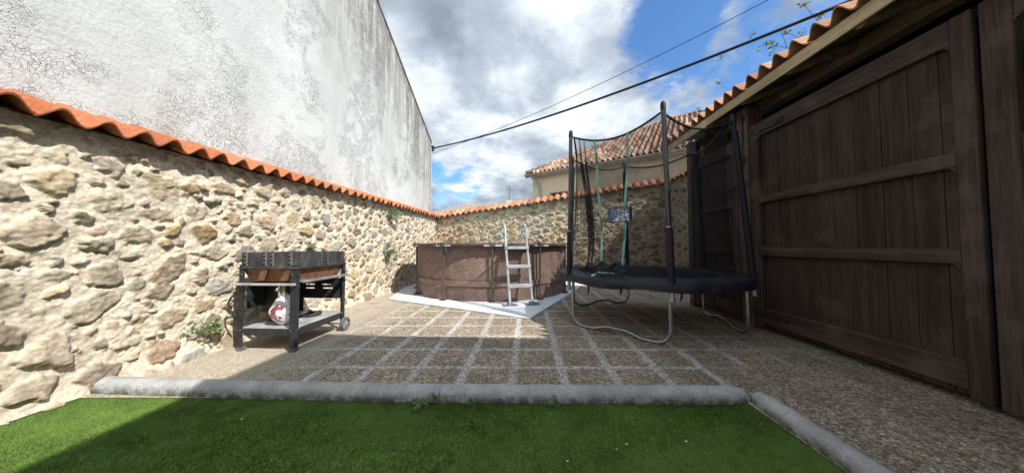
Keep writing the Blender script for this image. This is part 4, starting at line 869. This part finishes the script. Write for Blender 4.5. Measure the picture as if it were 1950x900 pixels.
pan = MB().lathe([(0, 0), (.10, 0), (.12, .03), (.118, .032), (.098, .005), (0, .005)], 24); p_ = pan.build('ash_pan', SCOR, None, True); p_.location = (-2.50, 3.42, .238); tag(p_, 'dark round pan lying at the back of the cart shelf', 'pan')
MB().tube([(-.11, 0, .02), (-.22, -.10, .03)], .008, 6).build('handle', SCOR, p_)

# ------------------------------------------------------------------ overhead cables
def cable(name, a, b, sag, r, lab, t1=1.0):
    a, b = Vector(a), Vector(b); pts = []
    for i in range(61): t = i / 60 * t1; p = a.lerp(b, t); p.z -= 4 * sag * t * (1 - t); pts.append(p)
    tag(MB().tube(pts, r, 7).build(name, CABLE, None, True), lab, 'cable')
cable('overhead_cable', (-2.97, 10.05, 4.74), (8.4, .65, 5.05), .50, .024, 'thick black cable from the white house corner across the sky')
cable('overhead_cable', (-2.97, 10.0, 4.52), (12.2, .65, 8.5), .75, .007, 'thin wire running above the thick black cable')

# ------------------------------------------------------------------ plants
def leaves(mb, c, r, n, size, rr, up=.3):
    for _ in range(n):
        d_ = Vector((rr.gauss(0, 1), rr.gauss(0, 1), rr.gauss(0, 1))).normalized() * r * rr.random() ** .45; p = Vector(c) + Vector((d_.x, d_.y, d_.z * .8))
        a_ = Vector((rr.gauss(0, 1), rr.gauss(0, 1), rr.gauss(up, .6))).normalized(); b_ = a_.cross(Vector((rr.gauss(0, 1), rr.gauss(0, 1), rr.gauss(0, 1)))).normalized(); s = size * rr.uniform(.6, 1.3)
        mb.add([p, p + a_ * s * .5 + b_ * s * .28, p + a_ * s, p + a_ * s * .5 - b_ * s * .28], [(0, 1, 2, 3)])
def weed(loc, out, r, n, size, mat, lab, seed, stems=7, squash=1.0):
    rr = random.Random(seed); e_ = empty('weed', loc); tag(e_, lab, 'weed'); st = MB(); lf = MB()
    for i in range(stems):
        d_ = (Vector(out) * rr.uniform(.3, 1) + Vector((rr.gauss(0, .6), rr.gauss(0, .6), rr.uniform(.0, .9) * squash))).normalized() * r * rr.uniform(.6, 1.1)
        st.tube([Vector((0, 0, 0)), d_ * .5 + Vector((0, 0, .01)), d_], [.003, .0025, .001], 5)
        for t in (.35, .6, .8, 1.0): leaves(lf, d_ * t, r * .28, n // (stems * 4) + 1, size, rr)
    st.build('stem', LEAFG, e_); lf.build('leaf', mat, e_)
def onL(y, z): x, _ = LW(y); return (x + .03, y, z)
weed(onL(6.45, 1.78), nL,   .24, 420, .045, LEAFG, 'grey green weed growing high on the left stone wall under the coping', 1, 12)
weed(onL(6.3, .92), nL, .26, 420, .045, LEAFG, 'grey green weed growing halfway up the left stone wall below another', 2, 12)
weed(onL(4.1, 1.06), nL, .12, 160, .035, LEAFG, 'small weed in the stone wall just above the barbecue', 3, 7)
weed(onL(2.80, .24), nL, .18, 300, .035, LEAFG, 'leafy weed at the foot of the left stone wall before the barbecue', 4, 12)
weed((-.64, 1.935, .0), (0, -.3, .0), .095, 220, .018, LEAF, 'largest green weed between the kerb and the turf', 5, 9, .15)
weed((-.53, 1.93, .02), (.1, -.2, .5), .065, 60, .018, LEAF, 'weed with an upright sprig right of the largest kerb weed', 6, 6, 1.2)
weed((-.29, 1.925, .0), (0, -.5, .2), .055, 70, .018, LEAF, 'tiny weed at the middle of the kerb foot', 7, 5, .5)
weed((.27, 1.92, .0), (0, -.5, .2), .065, 90, .018, LEAF, 'small flat weed at the kerb foot right of the pool ladder line', 8, 6, .4)
weed((2.98, 4.25, 3.20), (-.2, 0, 1), .11, 40, .02, LEAFG, 'little dry weed sprouting from the barn roof edge', 9, 5, 2)
pet = None
for (x, y, s) in ((.97, 1.56, 1), (.28, 1.42, .8), (1.00, 1.33, 1.1), (.63, 1.54, .7), (.56, 1.50, .6), (-1.7, 1.75, .7)):
    if pet is None:
        bmx = MB(); bmx.grid([[Vector((.008 * math.cos(a_) * k, .005 * math.sin(a_) * k, .003 * k * math.sin(a_ * 2) + .002 * (1 - k))) for k in (.01, .5, 1)] for a_ in [2 * math.pi * i / 10 for i in range(10)]], wrap=True); pet = bmx.build('petal', PETAL, None, True); o = pet
        tag(o, 'tiny white petal lying on the green turf', 'petal', 'white petals on the turf')
    else: o = pet.copy(); COL.objects.link(o)
    o.location = (x, y, .014); o.scale = (s, s, s); o.rotation_euler = (.2, .1, x * 9)

# tree behind the barn, thin spring branches reaching over the roof
def tree():
    rr = random.Random(12); e_ = empty('tree', (8.6, 6.4, 0)); tag(e_, 'bare branched tree with a few bright spring leaves above the barn roof', 'tree'); tk = MB(); lf = MB()
    def grow(p, d_, L, r, lev):
        pts = [p]; rs = [r]; q_ = p; n = 5
        for i in range(n): d_ = (d_ + Vector((rr.gauss(0, .16), rr.gauss(0, .16), rr.gauss(.02, .10)))).normalized(); q_ = q_ + d_ * L / n; pts.append(q_); rs.append(r * (1 - .55 * (i + 1) / n))
        tk.tube(pts, rs, 6 if lev < 3 else 4)
        if lev == 4:
            if rr.random() < .55: leaves(lf, pts[-1], .09, 22, .06, rr)
            return
        for _ in range(3 if lev else 6):
            i = rr.randint(2, n); dd = (d_ + Vector((rr.gauss(0, .65), rr.gauss(0, .65), rr.gauss(.05, .4)))).normalized(); grow(pts[i], dd, L * rr.uniform(.5, .75), rs[i] * .62, lev + 1)
    grow(Vector((0, 0, 0)), Vector((0, 0, 1)), 4.2, .13, 0)
    for (ex, ey, ez) in ((-3.5, -1.1, 5.11), (-3.14, -1.1, 5.39), (-2.78, -1.1, 5.80)):
        b = Vector((0, 0, 4.4)); t = Vector((ex, ey, ez)); pts = [b.lerp(t, i / 7) + Vector((rr.gauss(0, .04), rr.gauss(0, .04), rr.gauss(0, .04) + .25 * math.sin(math.pi * i / 7))) for i in range(8)]
        tk.tube(pts, [.03, .022, .017, .013, .010, .008, .006, .004], 5); leaves(lf, pts[-1], .055, 26, .06, rr)
        for i in (4, 5, 6):
            q_ = pts[i] + Vector((rr.uniform(-.4, .1), rr.uniform(-.2, .2), rr.uniform(-.1, .35))); tk.tube([pts[i], pts[i].lerp(q_, .5) + Vector((0, 0, .03)), q_], [.006, .004, .002], 4)
            if rr.random() < .4: leaves(lf, q_, .05, 12, .05, rr)
    tk.build('trunk', BARK, e_, True); lf.build('crown', LEAFY, e_)
tree()
